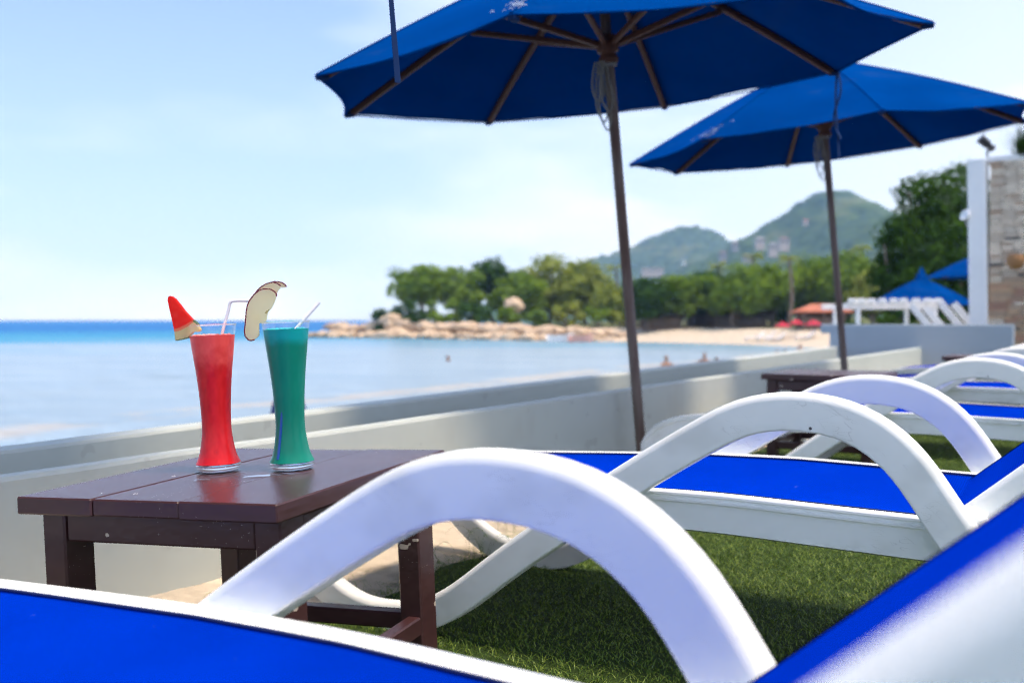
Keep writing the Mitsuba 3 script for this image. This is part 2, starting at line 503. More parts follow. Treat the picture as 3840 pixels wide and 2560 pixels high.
# turf blades
def blades(n, u0, u1, v0, v1, hmin, hmax, w, seed, keep=None):
    r = np.random.default_rng(seed)
    u, v = r.uniform(u0, u1, n), r.uniform(v0, v1, n)
    base = u[:, None] * UN + v[:, None] * VN
    if keep is not None:
        base = base[keep(u, v, r)]
        n = len(base)
    a, h = r.uniform(0, 2 * np.pi, n), r.uniform(hmin, hmax, n)
    lean = r.uniform(0.2, 1.1, n)
    b = r.uniform(0, 2 * np.pi, n)
    side = np.stack([np.cos(a), np.sin(a), a * 0], 1) * w / 2
    dirv = np.stack([np.cos(b) * lean, np.sin(b) * lean, np.ones(n)], 1)
    mid = base + dirv * (h * 0.5)[:, None]
    tip = base + np.stack([np.cos(b) * lean * 1.7, np.sin(b) * lean * 1.7, np.ones(n) * 0.85], 1) * h[:, None]
    v_ = np.stack([base - side, base + side, mid - side * 0.7, mid + side * 0.7, tip], 1).reshape(-1, 3)
    i = np.arange(n)[:, None] * 5
    f = np.concatenate([i + [0, 1, 3], i + [0, 3, 2], i + [2, 3, 4]], 0)
    return trimesh.Trimesh(v_, f, process=False)


near = blades(95000, 1.25, 3.4, -0.95, 1.55, 0.006, 0.015, 0.0022, 1)
far = blades(50000, 3.3, 8.0, -1.5, 1.5, 0.007, 0.016, 0.004, 2)
k = put('turf_blades', join([near, far]), 'blade_green')
tag(k, 'short green blades of the artificial turf', 'grass', kind='stuff')


def land_height(X, Y):
    inside = np.array([shore.contains(Point(a, b)) for a, b in zip(X.ravel(), Y.ravel())]).reshape(X.shape)
    dist = np.array([shore.exterior.distance(Point(a, b)) for a, b in zip(X.ravel(), Y.ravel())]).reshape(X.shape)
    h = np.where(inside, np.minimum(dist * 0.13, 1.1 + 0.02 * dist), -np.minimum(dist * 0.15, 2))
    h = np.minimum(h, 6)
    return SEA - 0.05 + h + 0.12 * (meshkit.fbm(np.stack([X * 0.2, Y * 0.2, X * 0], -1), 3, 4) - 0.5)


shore = Polygon([(-24.5, 125), (-16, 118), (-8.8, 114), (3.2, 104), (8, 101), (13, 97), (20.5, 88), (24.7, 75), (24, 55), (15, 34), (9, 20), (5.0, 12.6), (30, 6), (140, 0), (140, 330), (20, 300), (-14, 205), (-24, 150)])
lx, ly = np.linspace(-40, 145, 94), np.linspace(4, 330, 150)
lm = grid_mesh(lx, ly, land_height)
kf = lm.triangles_center[:, 2] > SEA - 0.8
far_in = np.array([shore.exterior.distance(Point(a, b)) > 13 for a, b in lm.triangles_center[:, :2]])
near_us = (lm.triangles_center[:, 1] < 14)
lm_b = lm.copy(); lm_b.update_faces(kf & ~far_in & ~near_us)
lm_s = lm.copy(); lm_s.update_faces(kf & far_in & ~near_us)
k = put('beach', lm_b, 'sand', smooth=True)
tag(k, 'pale sandy beach curving round the bay', kind='structure')
k = put('land', lm_s, 'land_soil', smooth=True)
tag(k, 'flat green land behind the beach', kind='structure')


def hill(px, zs, Y0, front, back, x_pad, seed, rough):
    """ridge heights zs at the bearings px (x over y) as heightfield at the distance Y0"""
    xs = np.array(px) * Y0
    x = np.linspace(xs[0] - x_pad, xs[-1] + x_pad, 190)
    y = np.linspace(Y0 - front, Y0 + back, 90)
    prof = CubicSpline(xs, zs, bc_type='natural')

    def zf(X, Y):
        p = np.clip(np.where((X >= xs[0]) & (X <= xs[-1]), prof(np.clip(X, xs[0], xs[-1])), np.where(X < xs[0], zs[0] * np.exp(-(xs[0] - X) / 140), zs[-1] * np.exp(-(X - xs[-1]) / 260))), 0, None)
        t = np.where(Y < Y0, (Y0 - Y) / front, (Y - Y0) / back)
        fall = (1 - np.clip(t, 0, 1)) ** 1.35
        n = meshkit.fbm(np.stack([X * 0.008, Y * 0.008, X * 0], -1), 5, seed) - 0.5
        f = meshkit.noise(np.stack([X * 0.10, Y * 0.10, X * 0], -1), seed + 3)
        edge = np.clip(1.4 * t, 0.0, 1)
        return SEA - 6 + fall * (p + 6) + (n * 46 * edge + f * rough) * np.clip(fall * 3, 0, 1)
    m = grid_mesh(x, y, zf)
    return m


def bear(px):
    return (px - 1176) / 2300


k = put('hill', hill([bear(x) for x in (1640, 1690, 1740, 1800, 1850, 1915, 1960, 2020, 2060, 2150, 2300)], [h / 2300 * 1200 for h in (150, 178, 203, 243, 279, 296, 284, 252, 222, 175, 120)], 1200, 700, 260, 260, 21, 7), 'hill_forest', smooth=True)
tag(k, 'steep wooded hill rising behind the right half of the beach', kind='structure')
k = put('hill', hill([bear(x) for x in (1300, 1335, 1400, 1460, 1520, 1560, 1590, 1630, 1680, 1760, 1860)], [h / 2300 * 1900 for h in (95, 125, 150, 172, 197, 212, 214, 203, 178, 150, 120)], 1900, 700, 260, 200, 33, 9), 'hill_forest', smooth=True)
tag(k, 'lower bluish wooded hill farther off behind the headland', kind='structure')

# ---------------------------------------------------------------- terrace walls
def wall_box(p0, p1, thick, z0, z1, b=0.008):
    p0, p1 = np.array([*p0, 0.0]), np.array([*p1, 0.0])
    L = np.linalg.norm(p1 - p0)
    n = int(max(2, L / 0.25))
    prof = np.array([[z0, 0], [z1 - b, 0], [z1, b], [z1, thick - b], [z1 - b, thick], [z0, thick]])
    m = []
    x = np.linspace(0, L, n)
    v = np.array([[xi, t, z] for xi in x for z, t in prof])
    k_ = len(prof)
    f = []
    for i in range(n - 1):
        for j in range(k_):
            a, b_ = i * k_ + j, i * k_ + (j + 1) % k_
            f += [[a, b_, b_ + k_], [a, b_ + k_, a + k_]]
    c = [list(range(k_)), list(range((n - 1) * k_, n * k_))]
    for j in range(1, k_ - 1):
        f += [[c[0][0], c[0][j + 1], c[0][j]], [c[1][0], c[1][j], c[1][j + 1]]]
    w = trimesh.Trimesh(v, np.array(f), process=False)
    # slightly uneven plaster
    wob = (meshkit.fbm(w.vertices * [3.0, 3, 8], 3, 9) - 0.5)[:, None] * np.array([0, 0.006, 0.006])
    w.vertices += wob
    trimesh.repair.fix_normals(w)
    return moved(w, frame(p0, p1 - p0))


def uv2(u, v):
    return (UN * u + VN * v)[:2]


k = put('terrace_wall', wall_box(uv2(-4, 1.92), uv2(12.35, 1.90), 0.055, -0.3, 0.333), 'wall_paint')
tag(k, 'low grey-green inner terrace wall with a pale top edge, nearest the table', 'wall')
sock = lathe([(0.0, 0.0), (0.013, 0.0), (0.016, 0.004), (0.016, 0.006), (0.0, 0.007)], 16)
hp = np.array([-1.115, 2.24, 0.0])
k2 = put('drain_hole', moved(lathe([(0.0, 0.004), (0.007, 0.0038), (0.011, 0.002), (0.012, 0)], 16), frame(UN * 0.78 + VN * 1.919 + [0, 0, 0.105], UN, -VN)), 'dark_metal', k)
labels[k2] = {'label': 'small dark drain hole in the inner wall'}
k = put('terrace_wall', wall_box((-2.15, 0.72), (3.9, 12.0), 0.10, -1.7, 0.333), 'wall_paint')
tag(k, 'outer grey sea wall standing behind the inner wall, the water beyond it', 'wall')
E1 = -VN      # along the neighbour's wall, to the right and nearer
NB = np.array([3.83, 12.07, 0.0])
nw = wall_box(NB[:2], (NB + E1 * 1.98)[:2], 0.22, -1.7, 0.60)
k = put('neighbour_wall', nw, 'shaded_wall_paint')
tag(k, 'shaded blue-grey wall at the end of the terrace, below the white deck chairs', 'wall')
k2 = put('coping', moved(cbox(-0.11, 0.06, -0.003, 0.225, 0.49, 0.6025, 0.01), frame(NB, E1)), 'shaded_wall_paint', k)
for nm, poly, z, lab in (('upper_deck', [(0.3, 0.25), (8, 0.25), (8, 4), (0.3, 4)], -0.02, 'raised deck of the next property behind the blue-grey wall'),
                         ('lower_deck', [(-1.5, 4), (14, 4), (14, 26), (1.0, 26)], -1.2, 'lower terrace of the next property with blue parasols')):
    fr = frame(NB, E1)
    pm = trimesh.creation.extrude_polygon(Polygon(poly), 0.3, engine='earcut')
    pm.apply_translation([0, 0, z - 0.3])
    k = put(nm, moved(pm, fr), 'sand')
    tag(k, lab, kind='structure')

# stone wall and white pillar at the right edge
WB = np.array([5.78, 12.16, 0.0])
fr = frame(WB, E1)
sw = thing('stone_wall', 'tall wall clad in thin ledge stones at the right edge of the photo', 'wall')
put('core', moved(cbox(0.012, 0.95, 0.03, 0.30, -0.6, 2.56, 0.004), fr), 'mortar', sw)
k = put('capping', moved(cbox(-0.03, 1.0, -0.025, 0.34, 2.5605, 2.625, 0.006), fr), 'white_paint', sw)
labels[k] = {'label': 'white capping slab of the stone wall'}
r_ = np.random.default_rng(5)
z, nb = -0.05, 0
while z < 2.55 and nb < 299:
    hgt = r_.uniform(0.0305, 0.0375)
    x = 0.004 if r_.random() < 0.5 else 0.004 - r_.uniform(0, 0.0)
    upper = z > 1.15
    while x < 0.47 and nb < 299:
        ln = r_.uniform(0.11, 0.18) if upper else r_.uniform(0.13, 0.30)
        x1 = min(x + ln, 0.52)
        pr = r_.uniform(0.0, 0.014)
        mi_ = (r_.choice([0, 1, 1, 0, 2, 5], p=[.3, .25, .15, .15, .10, .05]) if upper else r_.choice([2, 3, 4, 6, 5, 1], p=[.25, .2, .25, .12, .1, .08]))
        put('brick', moved(cbox(x + 0.004, x1 - 0.004, -0.014 - pr, 0.028, z + 0.0042, z + hgt - 0.0042, 0.004), fr), f'stone_{mi_}', sw)
        nb += 1
        x = x1
    z += hgt
pl = moved(cbox(-0.205, 0.001, -0.06, 0.26, -0.6, 2.60, 0.008), fr)
sh = np.eye(4)
c0 = WB - E1 * 0.1 + [0, 0, 0.65]
pl.apply_transform(trimesh.transformations.rotation_matrix(math.radians(1.2), [-E1[1] * -1, E1[0] * -1, 0], c0))
k = put('pillar', pl, 'white_paint')
tag(k, 'white painted pillar closing the left end of the stone wall', 'pillar')

# ---------------------------------------------------------------- sun loungers
def arm_prof(w, d, ro=0.0135, ri=0.004):
    # flat faced band: well rounded outer edges, tighter inner edges
    pts = []
    for cx, cy, a0, r in ((w / 2 - ro, d / 2 - ro, 0, ro), (-w / 2 + ri, d / 2 - ri, 90, ri), (-w / 2 + ri, -d / 2 + ri, 180, ri), (w / 2 - ro, -d / 2 + ro, 270, ro)):
        for i in range(6):
            a = math.radians(a0 + 18 * i)
            pts.append((cx + r * math.cos(a), cy + r * math.sin(a)))
    return np.array(pts)


def arm_mesh(y0, y1):
    s = [(-0.455, 0.020), (-0.385, 0.135), (-0.30, 0.250), (-0.227, 0.354), (-0.168, 0.4335), (-0.100, 0.4800), (-0.012, 0.4975), (0.078, 0.4860), (0.165, 0.4430), (0.280, 0.371), (0.446, 0.258),
         (0.600, 0.145), (0.705, 0.068), (0.775, 0.036), (0.845, 0.0235), (0.92, 0.0235), (1.00, 0.048), (1.075, 0.098), (1.130, 0.150)]
    p = spline([(-a, 0, z) for a, z in s], 96)
    p[:, 1] = (y0 + y1) / 2
    w = np.interp(p[:, 0], [-1.0, -0.9, -0.75, -0.6, 0.5], [0.85, 0.72, 0.78, 1.0, 1.0])
    prof = arm_prof(0.064, abs(y1 - y0))
    k_, n_ = len(prof), len(p)
    m = sweep(p, prof, lateral=(0, 1, 0))
    return m


def rail_mesh(y0, y1):
    s = [(-0.33, 0.297), (-0.2, 0.298), (0.0, 0.302), (0.15, 0.3045), (0.35, 0.300), (0.65, 0.284), (0.85, 0.272), (0.97, 0.262), (1.06, 0.243), (1.125, 0.204), (1.150, 0.158), (1.140, 0.120)]
    p = spline([(-a, 0, z) for a, z in s], 64)
    p[:, 1] = (y0 + y1) / 2
    w = abs(y1 - y0)
    out = 1 if y0 < 0.3 else -1           # which side carries the ledge
    prof = np.array([(0.0350, -0.5), (0.0355, -0.2), (0.0355, 0.2), (0.0340, 0.5), (0.026, 0.5), (-0.030, 0.5), (-0.035, 0.35), (-0.035, -0.28), (-0.032, -0.42), (0.016, -0.42), (0.0185, -0.60), (0.0225, -0.60), (0.0245, -0.46), (0.0275, -0.46), (0.0300, -0.60), (0.0335, -0.58)])
    prof = prof * [1, w * out]
    p_ = sweep(p, prof, lateral=(0, 1, 0))
    return p_


SY0, SY1 = 0.070, 0.590


def rail_top(s):
    return np.interp(s, [-0.33, -0.2, 0, 0.15, 0.35, 0.65, 0.85, 0.97, 1.06], np.array([0.297, 0.298, 0.302, 0.3045, 0.300, 0.284, 0.272, 0.262, 0.243]) + 0.0335)


def sling_mesh():
    s, t = np.linspace(-0.24, 1.06, 80), np.linspace(0, 1, 24)
    S, Tt = np.meshgrid(s, t, indexing='ij')
    sag = 0.026 * np.sin(np.pi * Tt) ** 0.8
    Z = rail_top(S) - sag + 0.0015 * (meshkit.fbm(np.stack([S * 9, Tt * 4, S * 0], -1), 3, 2) - 0.5)
    m = grid_mesh(s, t, lambda X, Y: Z)
    m.vertices = np.stack([-S, SY0 - 0.006 + (SY1 - SY0 + 0.012) * Tt, Z], -1).reshape(-1, 3)
    th = m.copy(); th.vertices = th.vertices - [0, 0, 0.0015]; th.invert()
    return join([m, th])


BA = math.radians(41)
HX, HZ = 0.235, 0.330


def back_point(l, y, off=-0.020):
    return np.array([HX + l * math.cos(BA) - off * math.sin(BA), y, HZ + l * math.sin(BA) + off * math.cos(BA)])


def back_rail(y, w):
    p = np.array([back_point(l, y) for l in np.linspace(-0.02, 0.78, 12)])
    return sweep(p, rrect(0.050, w, 0.010, 3), lateral=(0, 1, 0))


def back_sling(torn=False):
    l, t = np.linspace(-0.06, 0.76, 50), np.linspace(0, 1, 24)
    Lg, Tt = np.meshgrid(l, t, indexing='ij')
    off = 0.019 - 0.018 * np.sin(np.pi * Tt) ** 0.8
    y = 0.080 + (0.586 - 0.080) * Tt
    off = off - 0.016 * np.clip((Tt - 0.96) / 0.04, 0, 1) ** 2
    if torn:
        pull = 0.11 * np.exp(-((Lg - 0.12) / 0.11) ** 2)
        y = y + pull * (1 - Tt) ** 2
        off = off - 0.03 * np.exp(-((Lg - 0.08) / 0.07) ** 2) * (1 - Tt)
    # the sling runs on from the seat in a soft bend
    bend = np.clip(-Lg / 0.06, 0, 1)
    X = HX + Lg * math.cos(BA) - off * math.sin(BA)
    Z = HZ + Lg * math.sin(BA) + off * math.cos(BA)
    Z = np.maximum(Z, 0.322 - 0.018 * np.sin(np.pi * Tt))
    m = grid_mesh(l, t, lambda a, b: Z)
    m.vertices = np.stack([X, y, Z], -1).reshape(-1, 3)
    th = m.copy(); th.vertices = th.vertices - [-0.001, 0, 0.0015]; th.invert()
    return join([m, th])


hub = lathe([(0.0, 0.0), (0.030, 0.0), (0.036, 0.004), (0.038, 0.010), (0.038, 0.030), (0.034, 0.036), (0.0, 0.038)], 28)
def keder(y):
    s = np.linspace(-0.23, 1.04, 60)
    return sweep(np.stack([-s, s * 0 + y, rail_top(s) + 0.0004], 1), circ(0.0019, 8))


def tall_rail(y, w):
    p = np.array([back_point(l, y, -0.014) for l in np.linspace(-0.02, 0.78, 12)])
    return sweep(p, rrect(0.110, w, 0.012, 3), lateral=(0, 1, 0))


LP = {   # the parts of one lounger as ply dicts, shared by all
    'arm': [mikit.ply(arm_mesh(0.0, 0.042), 'white_plastic', 40), mikit.ply(arm_mesh(0.622, 0.664), 'white_plastic', 40)],
    'side_rail': [mikit.ply(rail_mesh(0.044, 0.076), 'white_plastic', 35), mikit.ply(rail_mesh(0.588, 0.620), 'white_plastic', 35)],
    'seat_sling': [mikit.ply(sling_mesh(), 'sling_fabric', 60)],
    'piping': [mikit.ply(keder(0.0785), 'navy_cloth', 60), mikit.ply(keder(0.5855), 'navy_cloth', 60)],
    'back_rail': [mikit.ply(back_rail(0.092, 0.028), 'white_plastic', 40), mikit.ply(back_rail(0.570, 0.028), 'white_plastic', 40)],
    'back_sling': [mikit.ply(back_sling(), 'sling_fabric', 60)],
    'crossbar': [mikit.ply(sweep([(x, 0.078, z), (x, 0.33, z), (x, 0.586, z)], rrect(0.03, 0.05, 0.01, 2)), 'white_plastic', 40) for x, z in ((-1.075, 0.205), (-0.42, 0.262), (0.22, 0.262))],
    'top_bar': [mikit.ply(sweep([back_point(0.79, y) for y in (0.08, 0.33, 0.582)], rrect(0.05, 0.05, 0.015, 3)), 'white_plastic', 40)],
    'screw_hole': [mikit.ply(moved(lathe([(0.0, 0.0006), (0.0022, 0.0005), (0.0026, 0.0)], 12), frame((0.03, -0.0002, 0.472), (1, 0, 0), (0, -1, 0))), 'dark_metal', 40)],
    'hinge_hub': [mikit.ply(moved(hub, frame((0.258, 0.040, 0.318), (1, 0, 0), (0, 1, 0))), 'white_plastic', 40), mikit.ply(moved(hub, frame((0.258, 0.586, 0.318), (1, 0, 0), (0, 1, 0))), 'white_plastic', 40)],
}
torn_back = mikit.ply(back_sling(True), 'sling_fabric', 60)
tall_back = mikit.ply(tall_rail(0.092, 0.030), 'white_plastic', 40)


def lounger(n, v, label, torn=False, turn=0.0, tall=False, lift=0.0):
    root = thing('sun_lounger', label, 'sun lounger', 'white sun loungers in a row on the turf')
    m = T(frame(UN * n + VN * v, -VN * math.cos(turn) + UN * math.sin(turn)))
    for part, ds in LP.items():
        for d in ([torn_back] if torn and part == 'back_sling' else [tall_back, ds[1]] if tall and part == 'back_rail' else ds):
            put(part, d, None, root, to_world=T().translate([0, 0, lift]) @ m if part in ('back_rail', 'back_sling', 'top_bar') else m)
    return root


NA, VA = 1.662, 0.456
lounger(0.815 - 0.664, 0.487, 'nearest white lounger with blue sling, blurred across the bottom of the photo', tall=True, lift=0.012)
k = lounger(NA, VA, 'second nearest white lounger, scuffed arm and blue sling seat behind the table', torn=True)
labels[k + '__back_sling'] = {'label': 'blue back sling with a frayed lower edge'}
lounger(NA + 1.84, VA - 0.085, 'third nearest white lounger, its rounded foot end in front of the first parasol pole')
lounger(NA + 3.36, VA - 0.10, 'fourth nearest white lounger, only a blue strip of seat showing under a dirty arm')
lounger(NA + 4.42, VA - 0.10, 'fifth nearest white lounger at the right edge of the photo')
lounger(NA + 6.0, VA - 0.10, 'farthest white lounger of the row, its arm barely showing')

# ---------------------------------------------------------------- tables
def table(origin, yaw, roll, w, l, h, label, plain=False):
    root = thing('side_table', label, 'table', 'brown wooden side tables')
    m = np.eye(4)
    m[:3, :3] = trimesh.transformations.rotation_matrix(roll, [0, 1, 0])[:3, :3] @ trimesh.transformations.rotation_matrix(yaw, [0, 0, 1])[:3, :3]
    m[:3, 3] = origin
    tt = 0.026
    cuts = [-w / 2, -w / 2 + 0.31 * w, -w / 2 + 0.645 * w, w / 2]
    for i in range(3):
        b = cbox(cuts[i] + 0.0004, cuts[i + 1] - 0.0004, -l / 2 + (0.0, 0.002, 0.0)[i], l / 2 - (0.0, 0.003, 0.001)[i], -tt + (0, 0.0008, 0.0)[i], (0.0, -0.0006, 0.0003)[i], 0.0022)
        put('plank', moved(b, m), 'brown_paint', root)
    ix, iy, lw, ld = w / 2 - 0.017, l / 2 - 0.030, 0.043, 0.060
    for sx in (-1, 1):
        for sy in (-1, 1):
            b = cbox(min(sx * ix, sx * (ix - lw)), max(sx * ix, sx * (ix - lw)), min(sy * iy, sy * (iy - ld)), max(sy * iy, sy * (iy - ld)), -h - 0.02, -tt - 0.0008, 0.003)
            put('leg', moved(b, m), 'brown_paint', root)
    for sy in (-1, 1):
        put('apron', moved(cbox(-ix + lw + 0.0006, ix - lw - 0.0006, min(sy * (iy - 0.004), sy * (iy - 0.024)), max(sy * (iy - 0.004), sy * (iy - 0.024)), -tt - 0.046, -tt - 0.002, 0.003), m), 'brown_paint', root)
        put('stretcher', moved(cbox(-ix + lw + 0.0006, ix - lw - 0.0006, min(sy * (iy - 0.008), sy * (iy - 0.038)), max(sy * (iy - 0.008), sy * (iy - 0.038)), -h + 0.085, -h + 0.115, 0.003), m), 'brown_paint', root)
    for sx in (-1, 1):
        a, b_ = min(sx * (ix - 0.003), sx * (ix - 0.023)), max(sx * (ix - 0.003), sx * (ix - 0.023))
        put('apron', moved(cbox(a, b_, -iy + ld + 0.0006, iy - ld - 0.0006, -tt - 0.056, -tt - 0.004, 0.003), m), 'brown_paint', root)
        put('stretcher', moved(cbox(a - 0.004, b_ + 0.002, -iy + ld + 0.0006, iy - ld - 0.0006, -h + 0.085, -h + 0.118, 0.003), m), 'brown_paint', root)
    return root, m


_, TM = table([-0.431, 1.658, 0.400], math.radians(-20.7), math.radians(-2.4), 0.457, 0.538, 0.40, 'brown wooden side table with two drinks on its planked top')
for n, v, lab in ((4.60, 1.09, 'brown side table without drinks, half hidden behind the third lounger'), (7.28, 0.72, 'farthest brown side table, a sliver of its top in front of the end wall')):
    p = UN * n + VN * v
    table([p[0], p[1], 0.415], math.radians(-31), 0.0, 0.48, 0.52, 0.415, lab)

# ---------------------------------------------------------------- parasols
def canopy_mesh(R, rise, seed, scallop=0.035):
    nr, na = 22, 12
    verts, faces = [], []
    for s in range(8):
        a0, a1 = s * np.pi / 4, (s + 1) * np.pi / 4
        d0, d1 = np.array([math.cos(a0), math.sin(a0)]), np.array([math.cos(a1), math.sin(a1)])
        r, t = np.meshgrid(np.linspace(0.02, 1, nr), np.linspace(0, 1, na), indexing='ij')
        q = d0 * (1 - t[..., None]) + d1 * t[..., None]
        pull = 1 - scallop * np.sin(np.pi * t) * r ** 3
        xy = q * (R * r * pull)[..., None]
        z = rise * (1 - r) + 0.022 * np.sin(np.pi * r) - 0.020 * np.sin(np.pi * t) * r * (1 - 0.4 * r)
        z = z + 0.020 * (meshkit.fbm(np.stack([xy[..., 0] * 4, xy[..., 1] * 4, r * 0 + seed], -1), 3, seed) - 0.5) * np.sin(np.pi * t) * r
        base = sum(len(v) for v in verts)
        verts.append(np.concatenate([xy, z[..., None]], -1).reshape(-1, 3))
        i, j = np.meshgrid(np.arange(nr - 1), np.arange(na - 1), indexing='ij')
        a = (base + i * na + j).ravel()
        faces += [np.stack([a, a + na, a + na + 1], 1), np.stack([a, a + na + 1, a + 1], 1)]
    m = trimesh.Trimesh(np.vstack(verts), np.vstack(faces), process=False)
    m.merge_vertices(digits_vertex=5)
    return m


def parasol(centre, axis, spin, label, R=1.3, rise=0.56, strap=0.42, group='blue parasols over the loungers', detail=True, foot=0.0, seed=1, mid_pole=0.023, strap_w=0.018):
    """centre: middle of the rim; axis: direction of the pole"""
    root = thing('parasol', label, 'parasol', group)
    ax = np.array(axis, float) / np.linalg.norm(axis)
    e1 = np.cross([0, 1, 0], ax)
    e1 /= np.linalg.norm(e1)
    m = frame(centre, e1 * math.cos(spin) + np.cross(ax, e1) * math.sin(spin), ax)
    low = -(centre[2] - foot) / ax[2]
    cm = canopy_mesh(R, rise, seed)
    put('canopy', moved(cm, m), 'canopy_fabric', root, smooth=18)
    hem = []
    for s in range(8):
        t = np.linspace(0, 1, 12)[:, None]
        a0, a1 = s * np.pi / 4, (s + 1) * np.pi / 4
        q = np.array([math.cos(a0), math.sin(a0)]) * (1 - t) + np.array([math.cos(a1), math.sin(a1)]) * t
        xy = q * R * (1 - 0.035 * np.sin(np.pi * t))
        hem.append(sweep(np.concatenate([xy, -0.012 * np.sin(np.pi * t) - 0.004], 1), rrect(0.014, 0.005, 0.002, 1), lateral=(0, 0, 1)))
    put('hem', moved(join(hem), m), 'canopy_fabric', root, smooth=40)
    sm_ = []
    for s in range(8):
        a = s * np.pi / 4
        r = np.linspace(0.12, 1, 14)
        p = np.stack([R * r * math.cos(a), R * r * math.sin(a), rise * (1 - r) + 0.022 * np.sin(np.pi * r) + 0.0022], 1)
        sm_.append(sweep(p, rrect(0.004, 0.016, 0.0018, 1), lateral=(-math.sin(a), math.cos(a), 0)))
    put('seam_tape', moved(join(sm_), m), 'canopy_fabric', root, smooth=40)
    put('top_cap', moved(lathe([(0.17, rise - 0.07), (0.12, rise + 0.03), (0.06, rise + 0.15), (0.0, rise + 0.27)] if not detail else [(0.155, rise - 0.060), (0.15, rise - 0.052), (0.10, rise - 0.024), (0.045, rise + 0.014), (0.02, rise + 0.04), (0.0, rise + 0.045)], 24), m), 'canopy_fabric', root, smooth=30)
    put('finial', moved(lathe([(0.0, rise + 0.12), (0.012, rise + 0.112), (0.016, rise + 0.09), (0.011, rise + 0.065), (0.022, rise + 0.05), (0.024, rise + 0.03)], 16), m), 'rib_wood', root, smooth=40)
    top = rise - 0.02
    cut = low + 0.95 if detail else 0
    put('pole', moved(sweep(np.array([[0, 0, low - 0.06], [0, 0, low + 0.5], [0, 0, -0.02], [0, 0, top]]), circ(mid_pole, 16)), m), 'pole_wood', root, smooth=40)
    zr = 0.10
    put('runner', moved(lathe([(mid_pole + 0.002, zr - 0.06), (0.040, zr - 0.058), (0.044, zr - 0.045), (0.040, zr - 0.032), (0.034, zr - 0.028), (0.034, zr - 0.018), (0.046, zr - 0.012), (0.050, zr + 0.012), (0.044, zr + 0.030), (0.036, zr + 0.034), (0.036, zr + 0.06), (mid_pole + 0.002, zr + 0.062)], 24), m), 'rib_wood', root, smooth=35)
    put('hub', moved(lathe([(mid_pole + 0.002, top - 0.10), (0.05, top - 0.098), (0.055, top - 0.07), (0.05, top - 0.05), (mid_pole + 0.002, top - 0.048)], 20), m), 'rib_wood', root, smooth=35)
    for s in range(8):
        a = s * np.pi / 4
        c, sn = math.cos(a), math.sin(a)

        def rz(r):
            return rise * (1 - r / R) + 0.022 * math.sin(math.pi * r / R) - 0.020
        pts = [(r * c, r * sn, rz(r)) for r in np.linspace(0.05, R - 0.035, 9)]
        put('rib', moved(sweep(pts, rrect(0.030, 0.026, 0.005, 1), lateral=(-sn, c, 0)), m), 'rib_wood', root, smooth=40)
        pts = [(r * c, r * sn, z_) for r, z_ in ((0.042, zr + 0.02), (0.30, zr + 0.02 + (rz(0.62) - 0.02 - zr - 0.02) * 0.45), (0.62, rz(0.62) - 0.022))]
        put('strut', moved(sweep(pts, rrect(0.026, 0.022, 0.005, 1), lateral=(-sn, c, 0)), m), 'rib_wood', root, smooth=40)
        put('rib_pocket', moved(cbox(R - 0.05, R + 0.001, -0.014, 0.014, -0.020, -0.001, 0.005), m @ trimesh.transformations.rotation_matrix(a, [0, 0, 1])), 'strap_webbing', root)
    if detail:
        r_ = np.random.default_rng(seed)
        fz = []
        for q in range(26):
            a = (5 + r_.normal(0, 0.035)) * np.pi / 4
            r = R * (1 - abs(r_.normal(0, 0.07)) - 0.01)
            o = np.array([r * math.cos(a), r * math.sin(a), rise * (1 - r / R) + 0.022 * math.sin(math.pi * r / R) + 0.006])
            d = r_.normal(0, 1, 3) * [0.02, 0.02, 0.006]
            fz.append(tube([o, o + d * 0.5 + [0, 0, 0.004], o + d], 0.0011, 5))
        k2 = put('frayed_threads', moved(join(fz), m), 'white_thread', root, smooth=60)
        labels[k2] = {'label': 'white frayed threads at a worn corner of the canopy'}
        cords = []
        for q in range(4):
            L = (0.22, 0.30, 0.26, 0.17)[q]
            x0, y0 = -0.050 - 0.006 * q, -0.02 + 0.014 * q
            pts = [(x0 + 0.012, y0, zr - 0.05), (x0 - 0.004, y0 + 0.01, zr - 0.05 - 0.5 * L), (x0 + 0.004, y0, zr - 0.05 - 0.93 * L), (x0 + 0.017, y0 - 0.004, zr - 0.05 - L), (x0 + 0.032, y0 - 0.006, zr - 0.05 - 0.9 * L), (x0 + 0.034, y0, zr - 0.05 - 0.45 * L), (x0 + 0.022, y0, zr - 0.05)]
            cords.append(tube(pts, 0.0042, 7, 40))
        put('cord', moved(join(cords), m), 'cord_rope', root, smooth=50)
        put('cord_knot', moved(lathe([(mid_pole, zr - 0.075), (mid_pole + 0.011, zr - 0.072), (mid_pole + 0.012, zr - 0.062), (mid_pole, zr - 0.058)], 16), m), 'cord_rope', root, smooth=50)
        st = []
        V0 = (m @ [R, 0, 0, 1])[:3]
        for q, (L, dx) in enumerate(((strap, 0.0), (strap * 0.78, 0.022))):
            sway = 0.03 * strap
            pts = np.array([(V0[0] + dx * 0.2, V0[1], V0[2]), (V0[0] - 0.006 + dx, V0[1], V0[2] - 0.33 * L), (V0[0] + 0.004 + dx * (1 - 2 * q) * 0.8, V0[1] + 0.004, V0[2] - 0.66 * L), (V0[0] + sway + dx * 0.4, V0[1], V0[2] - L)])
            pp = spline(pts, 26)
            wd = np.interp(np.linspace(0, 1, 26), [0, 0.55, 0.7, 1], [1, 0.9, 0.8, 1.25])
            ang = np.linspace(0, 2.2, 26)
            tw = sweep(pp, rrect(0.0014, strap_w, 0.0006, 1), lateral=(0.8, 0.6, 0), scale=wd)
            st.append(tw)
        k2 = put('strap', moved(join(st), np.eye(4)), 'strap_webbing', root, smooth=50)
        labels[k2] = {'label': 'blue tie strap hanging from the rim'}
    return root


